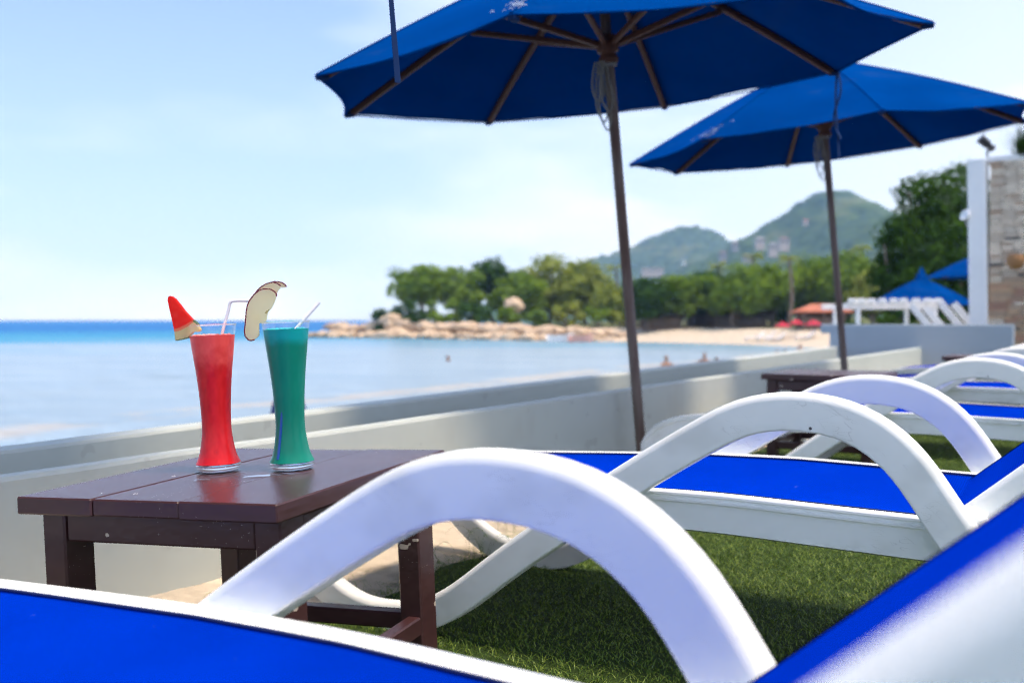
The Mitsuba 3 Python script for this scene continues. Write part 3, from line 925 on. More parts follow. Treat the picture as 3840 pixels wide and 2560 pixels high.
parasol([0.424, 4.368, 1.721], [-0.094, -0.061, 1], 0.443, 'large blue parasol at the top centre, nearest of those with their pole in view')
parasol([2.083, 6.678, 1.827], [-0.101, -0.032, 1], -0.078, 'blue parasol behind the nearest one, cut by the right edge of the photo', seed=4)
parasol([-1.54, 1.87, 1.93], [-0.094, -0.061, 1], 0.05, 'nearer parasol above the table, only its tie strap shows at the top', seed=6, strap=0.95, strap_w=0.011)
parasol([10.86, 26.6, 1.06], [0.0, 0.0, 1], 0.2, 'far blue parasol with a pointed top, beyond the white pergola', R=1.36, rise=0.74, group='far blue parasols on the next terrace', detail=False, foot=-1.2, seed=8)
parasol([15.0, 32.0, 2.02], [0.0, 0.0, 1], 0.35, 'far blue parasol partly hidden by the white pillar', R=1.7, rise=0.8, group='far blue parasols on the next terrace', detail=False, foot=-1.2, seed=9)

# ---------------------------------------------------------------- drinks
TZ = TM[:3, 2]


def on_table(px, py):
    """point of the table top under the world x, y"""
    o = TM[:3, 3]
    z = o[2] - (TZ[0] * (px - o[0]) + TZ[1] * (py - o[1])) / TZ[2]
    return np.array([px, py, z + 0.0008])


GP = [(0.0, 0.0), (0.029, 0.0), (0.0335, 0.0015), (0.0365, 0.0045), (0.0376, 0.0085), (0.0368, 0.0125), (0.0350, 0.0165), (0.0322, 0.0225), (0.0278, 0.039), (0.0247, 0.060), (0.0238, 0.085), (0.0247, 0.110), (0.0273, 0.146), (0.0302, 0.174), (0.0334, 0.200), (0.0368, 0.2295), (0.0386, 0.2435)]
GZ, GR = np.array([q[1] for q in GP[5:]]), np.array([q[0] for q in GP[5:]])
GS = CubicSpline(GZ, GR)


def wall_r(z):
    return float(GS(z))


def glass(base, m_liquid, m_foam, level, label, lname):
    g = thing('glass', label, 'glass of drink', 'tall flared glasses of drink')
    M = frame(base, (1, 0, 0), TZ)
    zs = np.linspace(level + 0.0004, 0.2435, 16)
    outer = lathe([(wall_r(z), z) for z in zs], 72)
    put('wall', moved(outer, M), 'clear_sheet', g, smooth=True)
    put('rim', moved(lathe([(wall_r(0.2435) + 0.0014 * math.cos(t), 0.2437 + 0.0014 * math.sin(t)) for t in np.linspace(0, 2 * np.pi, 9)], 72), M), 'solid_glass', g, smooth=True)
    foot = [(0.0, 0.0005), (0.027, 0.0005), (0.0315, 0.0012), (0.0350, 0.0038), (0.0368, 0.0075), (0.0366, 0.0105), (0.0355, 0.0122), (0.0300, 0.0122), (0.0, 0.0122)]
    put('foot', moved(lathe(foot, 72), M), 'solid_glass', g, smooth=40)
    t = 0.0
    lz = np.r_[0.0135, np.linspace(0.017, level, 44)]
    body = [(0.0, 0.0135)] + [(wall_r(z) - t, z) for z in lz] + [(wall_r(level) - t - 0.004, level + 0.0003), (0.0, level + 0.0004)]
    b = lathe(body, 72)
    k = put(lname, moved(b, M), m_liquid, g, smooth=50)
    # froth on top
    r_ = np.random.default_rng(3)
    bl = []
    for i in range(90):
        rr, a = (wall_r(level) - 0.004) * math.sqrt(r_.random()), r_.uniform(0, 6.28)
        s = trimesh.creation.icosphere(1, r_.uniform(0.0012, 0.0032))
        s.vertices *= [1, 1, 0.7]
        s.apply_translation([rr * math.cos(a), rr * math.sin(a), level + r_.uniform(0, 0.0012)])
        bl.append(s)
    k = put('froth', moved(join(bl), M), m_foam, g, smooth=True)
    labels[k] = {'label': 'froth floating on the drink', 'kind': 'stuff'}
    return g, M


def px(x, y, Y):
    """a point at the distance Y on the bearing (x, y) measured off the survey sheet"""
    f, cp, sp = 2300.0, math.cos(PITCH), math.sin(PITCH)
    a, b = (x - 1176) / f, (784 - y) / f
    d = np.array([a, cp + b * sp, -sp + b * cp])
    return EYE + d * (Y / d[1])


RB, GB = on_table(-0.491, 1.672), on_table(-0.364, 1.655)
rg, RM = glass(RB, 'red_smoothie', 'red_foam', 0.2265, 'tall flared glass of red watermelon smoothie on the brown table', 'smoothie')
gg, GM = glass(GB, 'teal_drink', 'teal_foam', 0.2315, 'tall flared glass of blue-green drink on the brown table', 'cocktail')


def loc(M, pts):
    return trimesh.transformations.transform_points(np.asarray(pts, float), M)


# straws
s = 0.2806 / 1.6327 * 1.667 / 2300          # metres for one unit of the close-up measured over the glasses
def cu(x, y, M, gx, gy, gz, depth):
    """local point of a glass frame: close-up coordinates about its rim centre"""
    return np.array([(x - gx) * s, depth, gz - (y - gy) * s])


RC, GC = (667, 625), (1672, 585)
pts = [cu(772, 790, RM, *RC, 0.2435, 0.006), cu(800, 690, RM, *RC, 0.2435, 0.006), cu(845, 545, RM, *RC, 0.2435, 0.008), cu(892, 385, RM, *RC, 0.2435, 0.009), cu(902, 345, RM, *RC, 0.2435, 0.009), cu(916, 322, RM, *RC, 0.2435, 0.009), cu(945, 311, RM, *RC, 0.2435, 0.010), cu(1080, 312, RM, *RC, 0.2435, 0.012), cu(1235, 316, RM, *RC, 0.2435, 0.014)]
pp = spline(pts, 90)
arc = np.linspace(0, 1, 90)
near_bend = np.exp(-((arc - 0.545) / 0.05) ** 2)
k = put('drinking_straw', moved(sweep(pp, circ(0.00255, 10), scale=1 + near_bend * 0.13 * np.sin(arc * 2 * np.pi * 62)), RM), 'straw_plastic', smooth=40)
tag(k, 'white bendy straw standing in the red smoothie', 'straw')
st = thing('drinking_straw', 'straight white straw leaning out of the blue-green drink', 'straw')
p0, p1 = cu(1320, 1610, GM, *GC, 0.2435, 0), cu(2118, 340, GM, *GC, 0.2435, 0.010)
low, mid_ = np.array([-0.0165, -0.0282, 0.020]), cu(1860, 640, GM, *GC, 0.2435, -0.004)
sub = spline([low, [-0.0135, -0.0232, 0.045], [-0.0100, -0.0214, 0.075], [-0.006, -0.0195, 0.11], [0.006, -0.012, 0.17], [0.022, -0.006, 0.222]], 30)
put('dipped_end', moved(sweep(sub, circ(0.0024, 10)), GM), 'straw_blue', st, smooth=40)
put('upper_end', moved(sweep([cu(1800, 690, GM, *GC, 0.2435, -0.004), cu(1960, 515, GM, *GC, 0.2435, 0.003), cu(2118, 340, GM, *GC, 0.2435, 0.010)], circ(0.0027, 12), caps=False), GM), 'straw_plastic', st, smooth=40)

# watermelon wedge on the rim
def outline(raw, C):
    return [((x - C[0]) * s, 0.2435 - (y - C[1]) * s) for x, y in raw]


def slab(raw, C, M, depth_mid, thick):
    e = extrude(Polygon(outline(raw, C)).buffer(-0.0002).buffer(0.0002), thick)
    e.apply_translation([0, depth_mid, 0])
    return moved(e, M)


wm = thing('watermelon_wedge', 'red watermelon wedge with green rind stuck on the rim of the red drink', 'watermelon slice')
put('flesh', slab([(140, 214), (122, 232), (115, 270), (132, 380), (152, 490), (170, 600), (178, 655), (260, 640), (345, 600), (432, 548), (380, 490), (320, 420), (262, 335), (205, 258), (165, 224)], RC, RM, -0.002, 0.013), 'melon_flesh', wm)
put('pink_band', slab([(178, 655), (260, 640), (345, 600), (432, 548), (452, 570), (360, 630), (270, 675), (184, 692)], RC, RM, -0.002, 0.0131), 'melon_pink', wm)
k = put('rind', slab([(184, 692), (270, 675), (360, 630), (452, 570), (488, 606), (525, 680), (492, 706), (430, 700), (362, 772), (280, 790), (192, 803)], RC, RM, -0.002, 0.0132), 'melon_white', wm)
put('skin', join([slab([(192, 803), (280, 790), (362, 772), (364, 781), (282, 800), (190, 813)], RC, RM, -0.002, 0.0134), slab([(432, 548), (438, 546), (494, 602), (500, 622), (488, 606)], RC, RM, -0.002, 0.0134)]), 'melon_skin', wm)
# apple fan on the green glass
front = [(1452, 143), (1520, 152), (1565, 180), (1588, 212), (1590, 240), (1570, 300), (1540, 360), (1515, 402), (1480, 430), (1460, 470), (1450, 520), (1440, 562), (1390, 580), (1345, 590), (1341, 660), (1341, 742), (1310, 775), (1270, 798), (1230, 808), (1195, 795), (1162, 750), (1153, 690), (1168, 600), (1182, 500), (1192, 420), (1212, 340), (1245, 280), (1300, 215), (1365, 163), (1410, 147)]
second = [(1560, 62), (1610, 82), (1640, 108), (1645, 130), (1610, 165), (1588, 205), (1560, 175), (1515, 148), (1452, 139), (1400, 144), (1330, 178), (1300, 205), (1340, 158), (1390, 115), (1450, 80), (1510, 62)]
third = [(1555, 50), (1610, 54), (1655, 66), (1690, 92), (1708, 118), (1690, 130), (1650, 134), (1646, 118), (1625, 84), (1580, 60), (1520, 58), (1480, 66)]
ap = thing('apple_slices', 'fan of thin red-skinned apple slices stuck on the rim of the green drink', 'apple slice')
for nm, ol, dep, skin in (('front_slice', front, -0.012, [(1592, 240), (1592, 210), (1567, 176), (1522, 147), (1452, 137), (1408, 141), (1360, 157), (1295, 208), (1238, 276), (1204, 338), (1184, 418), (1174, 500), (1160, 600), (1146, 690), (1155, 754), (1192, 802), (1230, 815), (1274, 804), (1270, 798), (1230, 808), (1195, 795), (1162, 750), (1153, 690), (1168, 600), (1182, 500), (1192, 420), (1212, 340), (1245, 280), (1300, 215), (1365, 163), (1410, 147), (1452, 143), (1520, 152), (1565, 180), (1588, 212)]),
                          ('second_slice', second, -0.0078, [(1640, 108), (1610, 82), (1560, 62), (1510, 62), (1450, 80), (1390, 115), (1340, 158), (1300, 205), (1294, 202), (1334, 152), (1386, 108), (1448, 74), (1510, 56), (1562, 56), (1612, 76), (1645, 104)]),
                          ('third_slice', third, -0.0036, [(1708, 118), (1690, 92), (1655, 66), (1610, 54), (1555, 50), (1480, 66), (1478, 61), (1553, 44), (1611, 48), (1658, 60), (1695, 88), (1713, 116)])):
    fk = put(nm, slab(ol, GC, GM, dep, 0.0038), 'apple_flesh', ap)
    put('skin', moved(extrude(Polygon(outline(skin, GC)).buffer(0.0005), 0.0042), GM @ trimesh.transformations.translation_matrix([0, dep, 0])), 'apple_skin', fk)
put('core_cut', moved(extrude(Polygon(outline([(1512, 404), (1476, 432), (1450, 470), (1428, 452), (1470, 424)], GC)), 0.0042), GM @ trimesh.transformations.translation_matrix([0, -0.012, 0])), 'apple_core', ap + '__front_slice')
# spilt water on the table
for cx, cy, raw, lab in ((0, 0, [(0, 0), (0.022, 0.003), (0.045, 0.002), (0.075, 0.010), (0.085, 0.016), (0.060, 0.018), (0.030, 0.012), (0.010, 0.008)], 'thin streak of spilt water between the two glasses'),
                         (-0.075, -0.012, [(0, 0), (0.014, 0.002), (0.02, 0.007), (0.012, 0.010), (0.002, 0.006)], 'small drop of spilt water in front of the red drink')):
    c = on_table(-0.425 + cx, 1.585 + cy)
    poly = Polygon(raw).buffer(0.002)
    m_ = trimesh.creation.extrude_polygon(poly, 0.0007, engine='earcut')
    k = put('water_spill', moved(m_, frame(c, (1, 0, 0), TZ)), 'clear_sheet', smooth=False)
    tag(k, lab, 'spill')

# ---------------------------------------------------------------- tufts in the sand
def tuft(u, v, n, h, seed, label):
    r = np.random.default_rng(seed)
    b = []
    for i in range(n):
        a, L, le = r.uniform(0, 6.28), h * r.uniform(0.6, 1.1), r.uniform(0.25, 1.0)
        o = UN * (u + r.normal(0, 0.02)) + VN * (v + r.normal(0, 0.015)) + [0, 0, 0.0]
        d = np.array([math.cos(a), math.sin(a), 0])
        p = np.array([o, o + d * L * 0.25 * le + [0, 0, L * 0.55], o + d * L * 0.7 * le + [0, 0, L * 0.8], o + d * L * 1.15 * le + [0, 0, L * (0.9 - 0.5 * le)]])
        b.append(sweep(spline(p, 9), rrect(0.0035, 0.0008, 0.0003, 1), scale=np.linspace(1, 0.25, 9)))
    k = put('grass_tuft', join(b), 'blade_green')
    tag(k, label, 'grass tuft', 'grass tufts growing in the sand')


for q in ((2.05, 1.50, 16, 0.10, 1, 'grass tuft growing in the sand left of the table leg'), (2.30, 1.46, 16, 0.11, 2, 'grass tuft right of the table leg at the edge of the turf'), (1.78, 1.52, 14, 0.08, 3, 'low grass tuft in the sand beside the lounger foot'),
          (2.62, 1.60, 10, 0.12, 4, 'grass tuft near the wall behind the curved lounger leg'), (1.62, 1.74, 6, 0.05, 5, 'small grass tuft at the foot of the inner wall')):
    tuft(*q)

pt = lathe([(0.0, 0.0), (0.006, 0.001), (0.010, 0.004)], 12)
pt.vertices *= [1.0, 0.6, 1.0]
k = put('petal', moved(pt, frame([0.77, 2.86, 0.020], (1, 0.3, 0.1), (0.1, -0.3, 1))), 'white_paint')
tag(k, 'small pale fallen petal on the sunlit turf under the second lounger', 'petal')

# ---------------------------------------------------------------- trees
def crown_mesh(rx, ry, rz, nclump, nleaf, size, seed, flat=0.75):
    r = np.random.default_rng(seed)
    vs = []
    for c in range(nclump):
        d = r.normal(size=3)
        d /= np.linalg.norm(d)
        q = d * r.uniform(0.30, 0.86) * [rx, ry, rz]
        q[2] += 0.06 * rz
        cr = r.uniform(0.26, 0.46) * min(rx, rz)
        n = nleaf
        e = r.normal(size=(n, 3))
        e /= np.linalg.norm(e, axis=1, keepdims=True)
        p = q + e * cr * r.uniform(0.55, 1.08, (n, 1)) * [1.15, 1.15, flat]
        nrm = e + r.normal(0, 0.5, (n, 3)) + [0, 0, 0.6]
        nrm /= np.linalg.norm(nrm, axis=1, keepdims=True)
        t = np.cross(nrm, r.normal(size=(n, 3)))
        t /= np.linalg.norm(t, axis=1, keepdims=True)
        b = np.cross(nrm, t)
        sz = size * r.uniform(0.6, 1.2, (n, 1))
        vs.append(np.stack([p - t * sz, p - b * sz * 0.55 + nrm * sz * 0.1, p + t * sz, p + b * sz * 0.55 + nrm * sz * 0.1], 1))
    v = np.concatenate(vs).reshape(-1, 3)
    i = np.arange(len(v) // 4)[:, None] * 4
    return trimesh.Trimesh(v, np.concatenate([i + [0, 1, 2], i + [0, 2, 3]]), process=False)


def tree(x, ytop, ybase, wpx, Y, m, seed, label, name='broadleaf_tree', trunk=0.35, group='trees round the bay', nclump=22, nleaf=80, size=None, cat='tree'):
    top, base = px(x, ytop, Y), px(x, ybase, Y)
    gz = ground_at(base[0], Y)
    w = wpx / 2300 * Y / 2 * 1.22
    top = top + [0, 0, 0.05 * (top[2] - SEA)]
    H = top[2] - gz
    root = thing(name, label, cat, group)
    zc = gz + H * (trunk + (1 - trunk) / 2)
    rz = H * (1 - trunk) / 2
    c = np.array([base[0], Y, zc])
    cm = crown_mesh(w, w, rz, nclump, nleaf, size or 0.30 * Y / 110, seed)
    cm.apply_translation(c)
    put('crown', cm, m, root)
    r = np.random.default_rng(seed + 99)
    tr = [tube([[c[0] + r.normal(0, 0.1 * w), Y, gz - 0.3], [c[0] + r.normal(0, 0.12 * w), Y + r.normal(0, 0.1), gz + H * trunk * 0.6], [c[0], Y, gz + H * (trunk + 0.25)]], 0.022 * H + 0.05, 8, 10, np.linspace(1.25, 0.55, 10))]
    for i in range(4):
        a = r.uniform(0, 6.28)
        e = c + np.array([math.cos(a) * w * 0.6, math.sin(a) * w * 0.6, r.uniform(-0.1, 0.6) * rz])
        s0 = np.array([c[0], Y, gz + H * trunk * r.uniform(0.7, 1.1)])
        tr.append(tube([s0, (s0 + e) / 2 + [0, 0, -0.06 * H], e], 0.011 * H + 0.02, 6, 7, np.linspace(1, 0.4, 7)))
    put('trunk', join(tr), 'bark', root, smooth=50)
    return root


def ground_at(x, Y):
    z = float(land_height(np.array([[x]]), np.array([[float(Y)]]))[0, 0])
    return max(z, SEA - 0.2)


def palm(x, ytop, ybase, Y, seed, label, spread=1.0):
    r = np.random.default_rng(seed)
    top, base = px(x, ytop, Y), px(x + r.uniform(-6, 6), ybase, Y)
    gz = ground_at(base[0], Y)
    root = thing('palm_tree', label, 'palm tree', 'palms behind the beach')
    R = 25 / 2300 * Y * 1.25 * spread
    crown = np.array([top[0], Y, top[2] - 0.35 * R])
    put('trunk', tube([[base[0], Y, gz - 0.3], [base[0] * 0.5 + top[0] * 0.5 + 0.3, Y, (gz + crown[2]) / 2], crown], 0.19, 8, 16, np.linspace(1.3, 0.75, 16)), 'bark', root, smooth=50)
    fr_ = []
    for i in range(20):
        a, el = r.uniform(0, 6.28), r.uniform(-0.25, 1.15)
        d = np.array([math.cos(a), math.sin(a), 0])
        t = np.linspace(0, 1, 9)
        p = crown + d * (t * R * math.cos(el * 0.6))[:, None] + np.array([0, 0, 1]) * (R * (math.sin(el) * t - (0.55 + 0.3 * r.random()) * t ** 2))[:, None]
        side = np.cross(d, [0, 0, 1])
        for q in range(1, 9):
            for sg in (-1, 1):
                b = p[q]
                L = R * 0.24 * math.sin(math.pi * (0.12 + 0.8 * t[q]))
                tip = b + side * sg * L * 0.75 + d * L * 0.35 - [0, 0, L * 0.75]
                w2 = d * R * 0.035
                fr_.append(np.array([b - w2, b + w2, tip]))
    v = np.concatenate(fr_)
    put('crown', trimesh.Trimesh(v, np.arange(len(v)).reshape(-1, 3), process=False), 'leaf_olive', root)


HEAD = [(968, 602, 735, 118, 128, 'leaf_green', 'wide spreading green tree at the left end of the headland', 0.24), (1056, 622, 735, 120, 130, 'leaf_green', 'rounded green tree second from the left on the headland', 0.2),
        (1128, 600, 735, 110, 136, 'leaf_dark', 'dark-topped tree standing above its neighbours on the headland', 0.3), (1192, 634, 735, 135, 126, 'leaf_green', 'bright green tree in the middle of the headland', 0.1),
        (1268, 588, 735, 165, 134, 'leaf_olive', 'tallest olive-green tree of the headland', 0.1), (1342, 612, 735, 120, 130, 'leaf_olive', 'olive-green tree right of the tallest one on the headland', 0.1),
        (1408, 656, 745, 110, 118, 'leaf_olive', 'pale green low tree left of the first parasol pole', 0.05)]
for i, (x, yt, yb, w, Y, m, lab, tk) in enumerate(HEAD):
    tree(x, yt, yb, w, Y, m, 100 + i, lab, trunk=tk, group='trees on the rocky headland', nclump=44, nleaf=90)
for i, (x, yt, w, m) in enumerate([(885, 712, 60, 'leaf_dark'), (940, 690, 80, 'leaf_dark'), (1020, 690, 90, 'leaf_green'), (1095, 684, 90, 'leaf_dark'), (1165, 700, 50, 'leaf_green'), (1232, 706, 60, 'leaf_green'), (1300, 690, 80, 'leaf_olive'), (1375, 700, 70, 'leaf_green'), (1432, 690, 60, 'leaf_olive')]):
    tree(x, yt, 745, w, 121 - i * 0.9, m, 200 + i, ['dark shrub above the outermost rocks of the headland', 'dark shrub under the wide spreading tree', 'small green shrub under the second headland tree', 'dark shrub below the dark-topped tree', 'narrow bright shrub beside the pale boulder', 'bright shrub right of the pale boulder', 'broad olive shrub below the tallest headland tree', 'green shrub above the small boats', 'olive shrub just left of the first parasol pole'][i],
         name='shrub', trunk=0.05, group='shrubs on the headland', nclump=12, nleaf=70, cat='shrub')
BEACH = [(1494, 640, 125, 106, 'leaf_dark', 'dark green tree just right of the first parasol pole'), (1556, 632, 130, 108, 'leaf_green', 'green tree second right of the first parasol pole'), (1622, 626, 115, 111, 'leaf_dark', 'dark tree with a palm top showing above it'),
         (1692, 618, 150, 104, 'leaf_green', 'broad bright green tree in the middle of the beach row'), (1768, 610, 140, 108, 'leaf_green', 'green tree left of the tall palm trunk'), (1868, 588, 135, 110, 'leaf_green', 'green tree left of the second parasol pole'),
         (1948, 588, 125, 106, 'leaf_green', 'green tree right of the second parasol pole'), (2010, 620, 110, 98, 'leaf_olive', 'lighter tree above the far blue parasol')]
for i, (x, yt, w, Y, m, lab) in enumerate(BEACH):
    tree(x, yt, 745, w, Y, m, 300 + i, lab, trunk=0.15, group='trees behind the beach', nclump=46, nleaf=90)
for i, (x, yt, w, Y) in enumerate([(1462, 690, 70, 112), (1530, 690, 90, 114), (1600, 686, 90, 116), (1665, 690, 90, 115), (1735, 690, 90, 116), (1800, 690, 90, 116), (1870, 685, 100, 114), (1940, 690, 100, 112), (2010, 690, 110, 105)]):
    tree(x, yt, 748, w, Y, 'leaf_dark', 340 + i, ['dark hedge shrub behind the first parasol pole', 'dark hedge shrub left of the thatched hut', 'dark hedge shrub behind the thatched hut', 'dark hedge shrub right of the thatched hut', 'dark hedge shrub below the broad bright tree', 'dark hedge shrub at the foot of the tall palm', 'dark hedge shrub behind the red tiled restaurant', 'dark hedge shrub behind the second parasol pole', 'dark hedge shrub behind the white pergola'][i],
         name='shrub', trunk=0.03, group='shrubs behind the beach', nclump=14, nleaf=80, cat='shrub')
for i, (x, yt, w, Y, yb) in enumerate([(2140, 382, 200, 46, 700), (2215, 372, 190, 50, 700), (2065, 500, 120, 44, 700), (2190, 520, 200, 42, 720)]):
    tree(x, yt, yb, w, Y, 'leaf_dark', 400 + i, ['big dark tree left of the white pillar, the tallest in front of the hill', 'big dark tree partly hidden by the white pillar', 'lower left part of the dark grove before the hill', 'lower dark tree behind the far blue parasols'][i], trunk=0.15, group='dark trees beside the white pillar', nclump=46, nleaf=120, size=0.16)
for i, (x, yt, yb, Y, lab) in enumerate([(1414, 604, 700, 150, 'palm tree left of the first parasol pole above the headland'), (1648, 600, 700, 118, 'palm top above the dark beach tree'), (1728, 578, 700, 125, 'palm top above the broad bright beach tree'),
                                         (1812, 582, 742, 100, 'palm with a tall bare trunk left of the red tiled restaurant'), (1975, 560, 700, 108, 'palm top right of the second parasol pole')]):
    palm(x, yt, yb, Y, 500 + i, lab)

# ---------------------------------------------------------------- rocks of the headland
def boulder(c, r3, seed):
    m = trimesh.creation.icosphere(3, 1.0)
    n = meshkit.fbm(m.vertices * 1.5 + seed * 7.3, 3, seed) - 0.5
    f = meshkit.fbm(m.vertices * 5.0 + seed * 3.1, 2, seed + 5) - 0.5
    m.vertices *= (1 + 0.75 * n + 0.14 * f)[:, None]
    m.vertices = m.vertices * r3 + c
    return m


r_ = np.random.default_rng(12)
spots = []
for x in np.arange(724, 1452, 15.5):
    t = (x - 724) / 728
    for row in range(2 if x > 760 else 1):
        hh = np.interp(x, [724, 760, 800, 860, 900, 960, 1040, 1150, 1300, 1450], [34, 44, 30, 42, 58, 48, 40, 42, 38, 24])
        yy = (np.interp(x, [724, 1000, 1250, 1450], [772, 776, 783, 784]) - (0 if row == 0 else hh * 0.55)) + r_.uniform(-4, 3)
        Yb = np.interp(x, [724, 1000, 1250, 1450], [124, 114, 103, 100]) + (0.6 if row == 0 else 3.5) + r_.uniform(-0.8, 0.8)
        spots.append((x + r_.uniform(-6, 6), yy, Yb, hh * r_.uniform(0.34, 0.52) / 2300 * Yb, row))
spots.sort(key=lambda q: q[0])
cnt = [0, 0]


def ordinal(n):
    return f"{n}{'th' if 10 <= n % 100 <= 20 else {1: 'st', 2: 'nd', 3: 'rd'}.get(n % 10, 'th')}"


for i, (x, y, Y, rr, row) in enumerate(spots):
    c = px(x, y, Y)
    k = put('boulder', boulder(c, np.array([rr * r_.uniform(0.85, 1.6), rr * 1.2, rr * r_.uniform(0.55, 0.85)]), i + 1), 'rock', smooth=True)
    cnt[row] += 1
    tag(k, f"tan boulder, {ordinal(cnt[row])} from the left in the {'waterline' if row == 0 else 'upper'} row of the headland", 'boulder', 'boulders at the waterline' if row == 0 else 'boulders of the upper row')
k = put('boulder', boulder(px(1181, 704, 118), np.array([1.15, 1.0, 1.0]), 77), 'rock', smooth=True)
tag(k, 'single pale round boulder up among the headland trees', 'boulder')

# ---------------------------------------------------------------- houses, huts, boats, people far off
def house(x, y, Y, w, d, h, label, roof='roof_tile', wall='house_wall', flat=False, group='houses on the hillside', turn=0.0):
    c = px(x, y, Y)
    w, d, h = w * 0.62, d * 0.62, h * 0.62
    root = thing('house', label, 'house', group)
    m = trimesh.transformations.translation_matrix(c) @ trimesh.transformations.rotation_matrix(turn, [0, 0, 1])
    put('wall', moved(cbox(-w / 2, w / 2, -d / 2, d / 2, -h * 1.2, h, 0.05), m), wall, root)
    if flat:
        put('roof', moved(cbox(-w / 2 - 0.4, w / 2 + 0.4, -d / 2 - 0.4, d / 2 + 0.4, h + 0.003, h + 0.5, 0.05), m), wall, root)
    else:
        o = 0.6
        pts = np.array([(-w / 2 - o, -d / 2 - o, h + 0.003), (w / 2 + o, -d / 2 - o, h + 0.003), (-w / 2 - o, d / 2 + o, h + 0.003), (w / 2 + o, d / 2 + o, h + 0.003), (-w / 4, 0, h + 0.35 * d), (w / 4, 0, h + 0.35 * d)])
        put('roof', moved(trimesh.convex.convex_hull(pts), m), roof, root)
    nw_ = max(2, int(w / 4))
    for i in range(nw_):
        for zz in ([0.15 * h] if h < 5 else [0.1 * h, 0.58 * h]):
            xx = -w / 2 + (i + 0.5) * w / nw_
            put('window', moved(cbox(xx - 0.28 * w / nw_, xx + 0.28 * w / nw_, -d / 2 - 0.06, -d / 2 + 0.05, zz, zz + min(1.8, 0.3 * h + 0.6), 0.02), m), 'window_glass', root)


for a in [(1660, 590, 930, 10, 8, 6, 'grey house lowest on the left of the hillside cluster', 'thatch', 'house_grey'), (1688, 568, 970, 9, 8, 6, 'grey house above the lowest one in the hillside cluster', 'thatch', 'house_grey'),
          (1715, 595, 920, 12, 8, 5, 'grey-blue low house in the middle of the hillside cluster', 'thatch', 'house_grey'), (1745, 560, 980, 14, 9, 8, 'tall pale house near the top of the hillside cluster', 'house_grey', 'house_wall'),
          (1775, 575, 960, 13, 9, 9, 'pale block at the right of the hillside cluster, below the top house', 'house_grey', 'house_wall'), (1800, 562, 985, 16, 10, 9, 'widest pale house at the right end of the hillside cluster', 'thatch', 'house_wall'),
          (1850, 512, 1080, 8, 6, 4, 'lone pinkish house high on the hill left of the parasol pole', 'roof_tile', 'house_wall')]:
    house(*a)
house(1498, 625, 1260, 44, 14, 8, 'long white building on the lower slope of the bluish hill', 'thatch', 'house_wall', True)
house(1571, 603, 1250, 6, 6, 5, 'small bright white house on the slope of the bluish hill', 'thatch', 'white_paint', True)


def pavilion(x, y, Y, w, d, h, roof, label):
    c = px(x, y, Y)
    gz = ground_at(c[0], Y)
    root = thing('pavilion', label, 'beach hut', 'huts along the beach')
    m = trimesh.transformations.translation_matrix([c[0], Y, gz])
    o = 0.5
    pts = np.array([(-w / 2 - o, -d / 2 - o, h), (w / 2 + o, -d / 2 - o, h), (-w / 2 - o, d / 2 + o, h), (w / 2 + o, d / 2 + o, h), (-w / 2 - o, -d / 2 - o, h + 0.15), (w / 2 + o, -d / 2 - o, h + 0.15), (-w / 2 + d / 2, 0, h + 0.35 * d), (w / 2 - d / 2, 0, h + 0.35 * d)])
    put('roof', moved(trimesh.convex.convex_hull(pts), m), roof, root)
    put('floor', moved(cbox(-w / 2, w / 2, -d / 2, d / 2, -0.6, 0.25, 0.03), m), 'thatch', root)
    put('back_wall', moved(cbox(-w / 2, w / 2, d / 2 - 0.2, d / 2, 0.253, h - 0.003, 0.03), m), 'thatch', root)
    put('counter', moved(cbox(-w / 2 + 0.4, w / 2 - 0.4, -d / 2 + 0.4, -d / 2 + 0.9, 0.253, 1.15, 0.03), m), 'bark', root)
    n_ = max(2, int(w / 2.5))
    for i in range(n_ + 1):
        xx = -w / 2 + 0.15 + i * (w - 0.3) / n_
        put('post', moved(cbox(xx - 0.09, xx + 0.09, -d / 2 + 0.05, -d / 2 + 0.23, 0.253, h - 0.003, 0.02), m), 'bark', root)


pavilion(1522, 756, 108, 4.6, 3, 1.3, 'shaded_thatch', 'low dark bar under the trees right of the first parasol pole')
pavilion(1608, 735, 113, 2.6, 2.6, 3.0, 'thatch', 'small hut with a pale brown roof among the beach trees')
pavilion(1700, 756, 108, 6.0, 3, 1.3, 'shaded_thatch', 'dark open beach bar under the broad bright tree')
pavilion(1885, 745, 96, 4.2, 2.4, 1.6, 'roof_tile', 'red tiled beach restaurant left of the second parasol pole')


def beach_umbrella(x, Y, R, h, label):
    c = px(x, 760, Y)
    gz = ground_at(c[0], Y)
    root = thing('beach_umbrella', label, 'beach umbrella', 'crimson beach umbrellas')
    cm = canopy_mesh(R, 0.45, 3)
    cm.apply_translation([c[0], Y, gz + h])
    put('canopy', cm, 'red_cloth', root, smooth=20)
    put('pole', tube([[c[0], Y, gz - 0.2], [c[0], Y, gz + 1], [c[0], Y, gz + h + 0.4]], 0.03, 8), 'bark', root)


for x, Y, R, lab in ((1797, 89, 0.75, 'leftmost crimson umbrella on the far beach'), (1828, 90, 0.7, 'middle crimson umbrella on the far beach'), (1868, 87, 0.8, 'crimson umbrella nearest the second parasol pole')):
    beach_umbrella(x, Y, R, 1.15, lab)


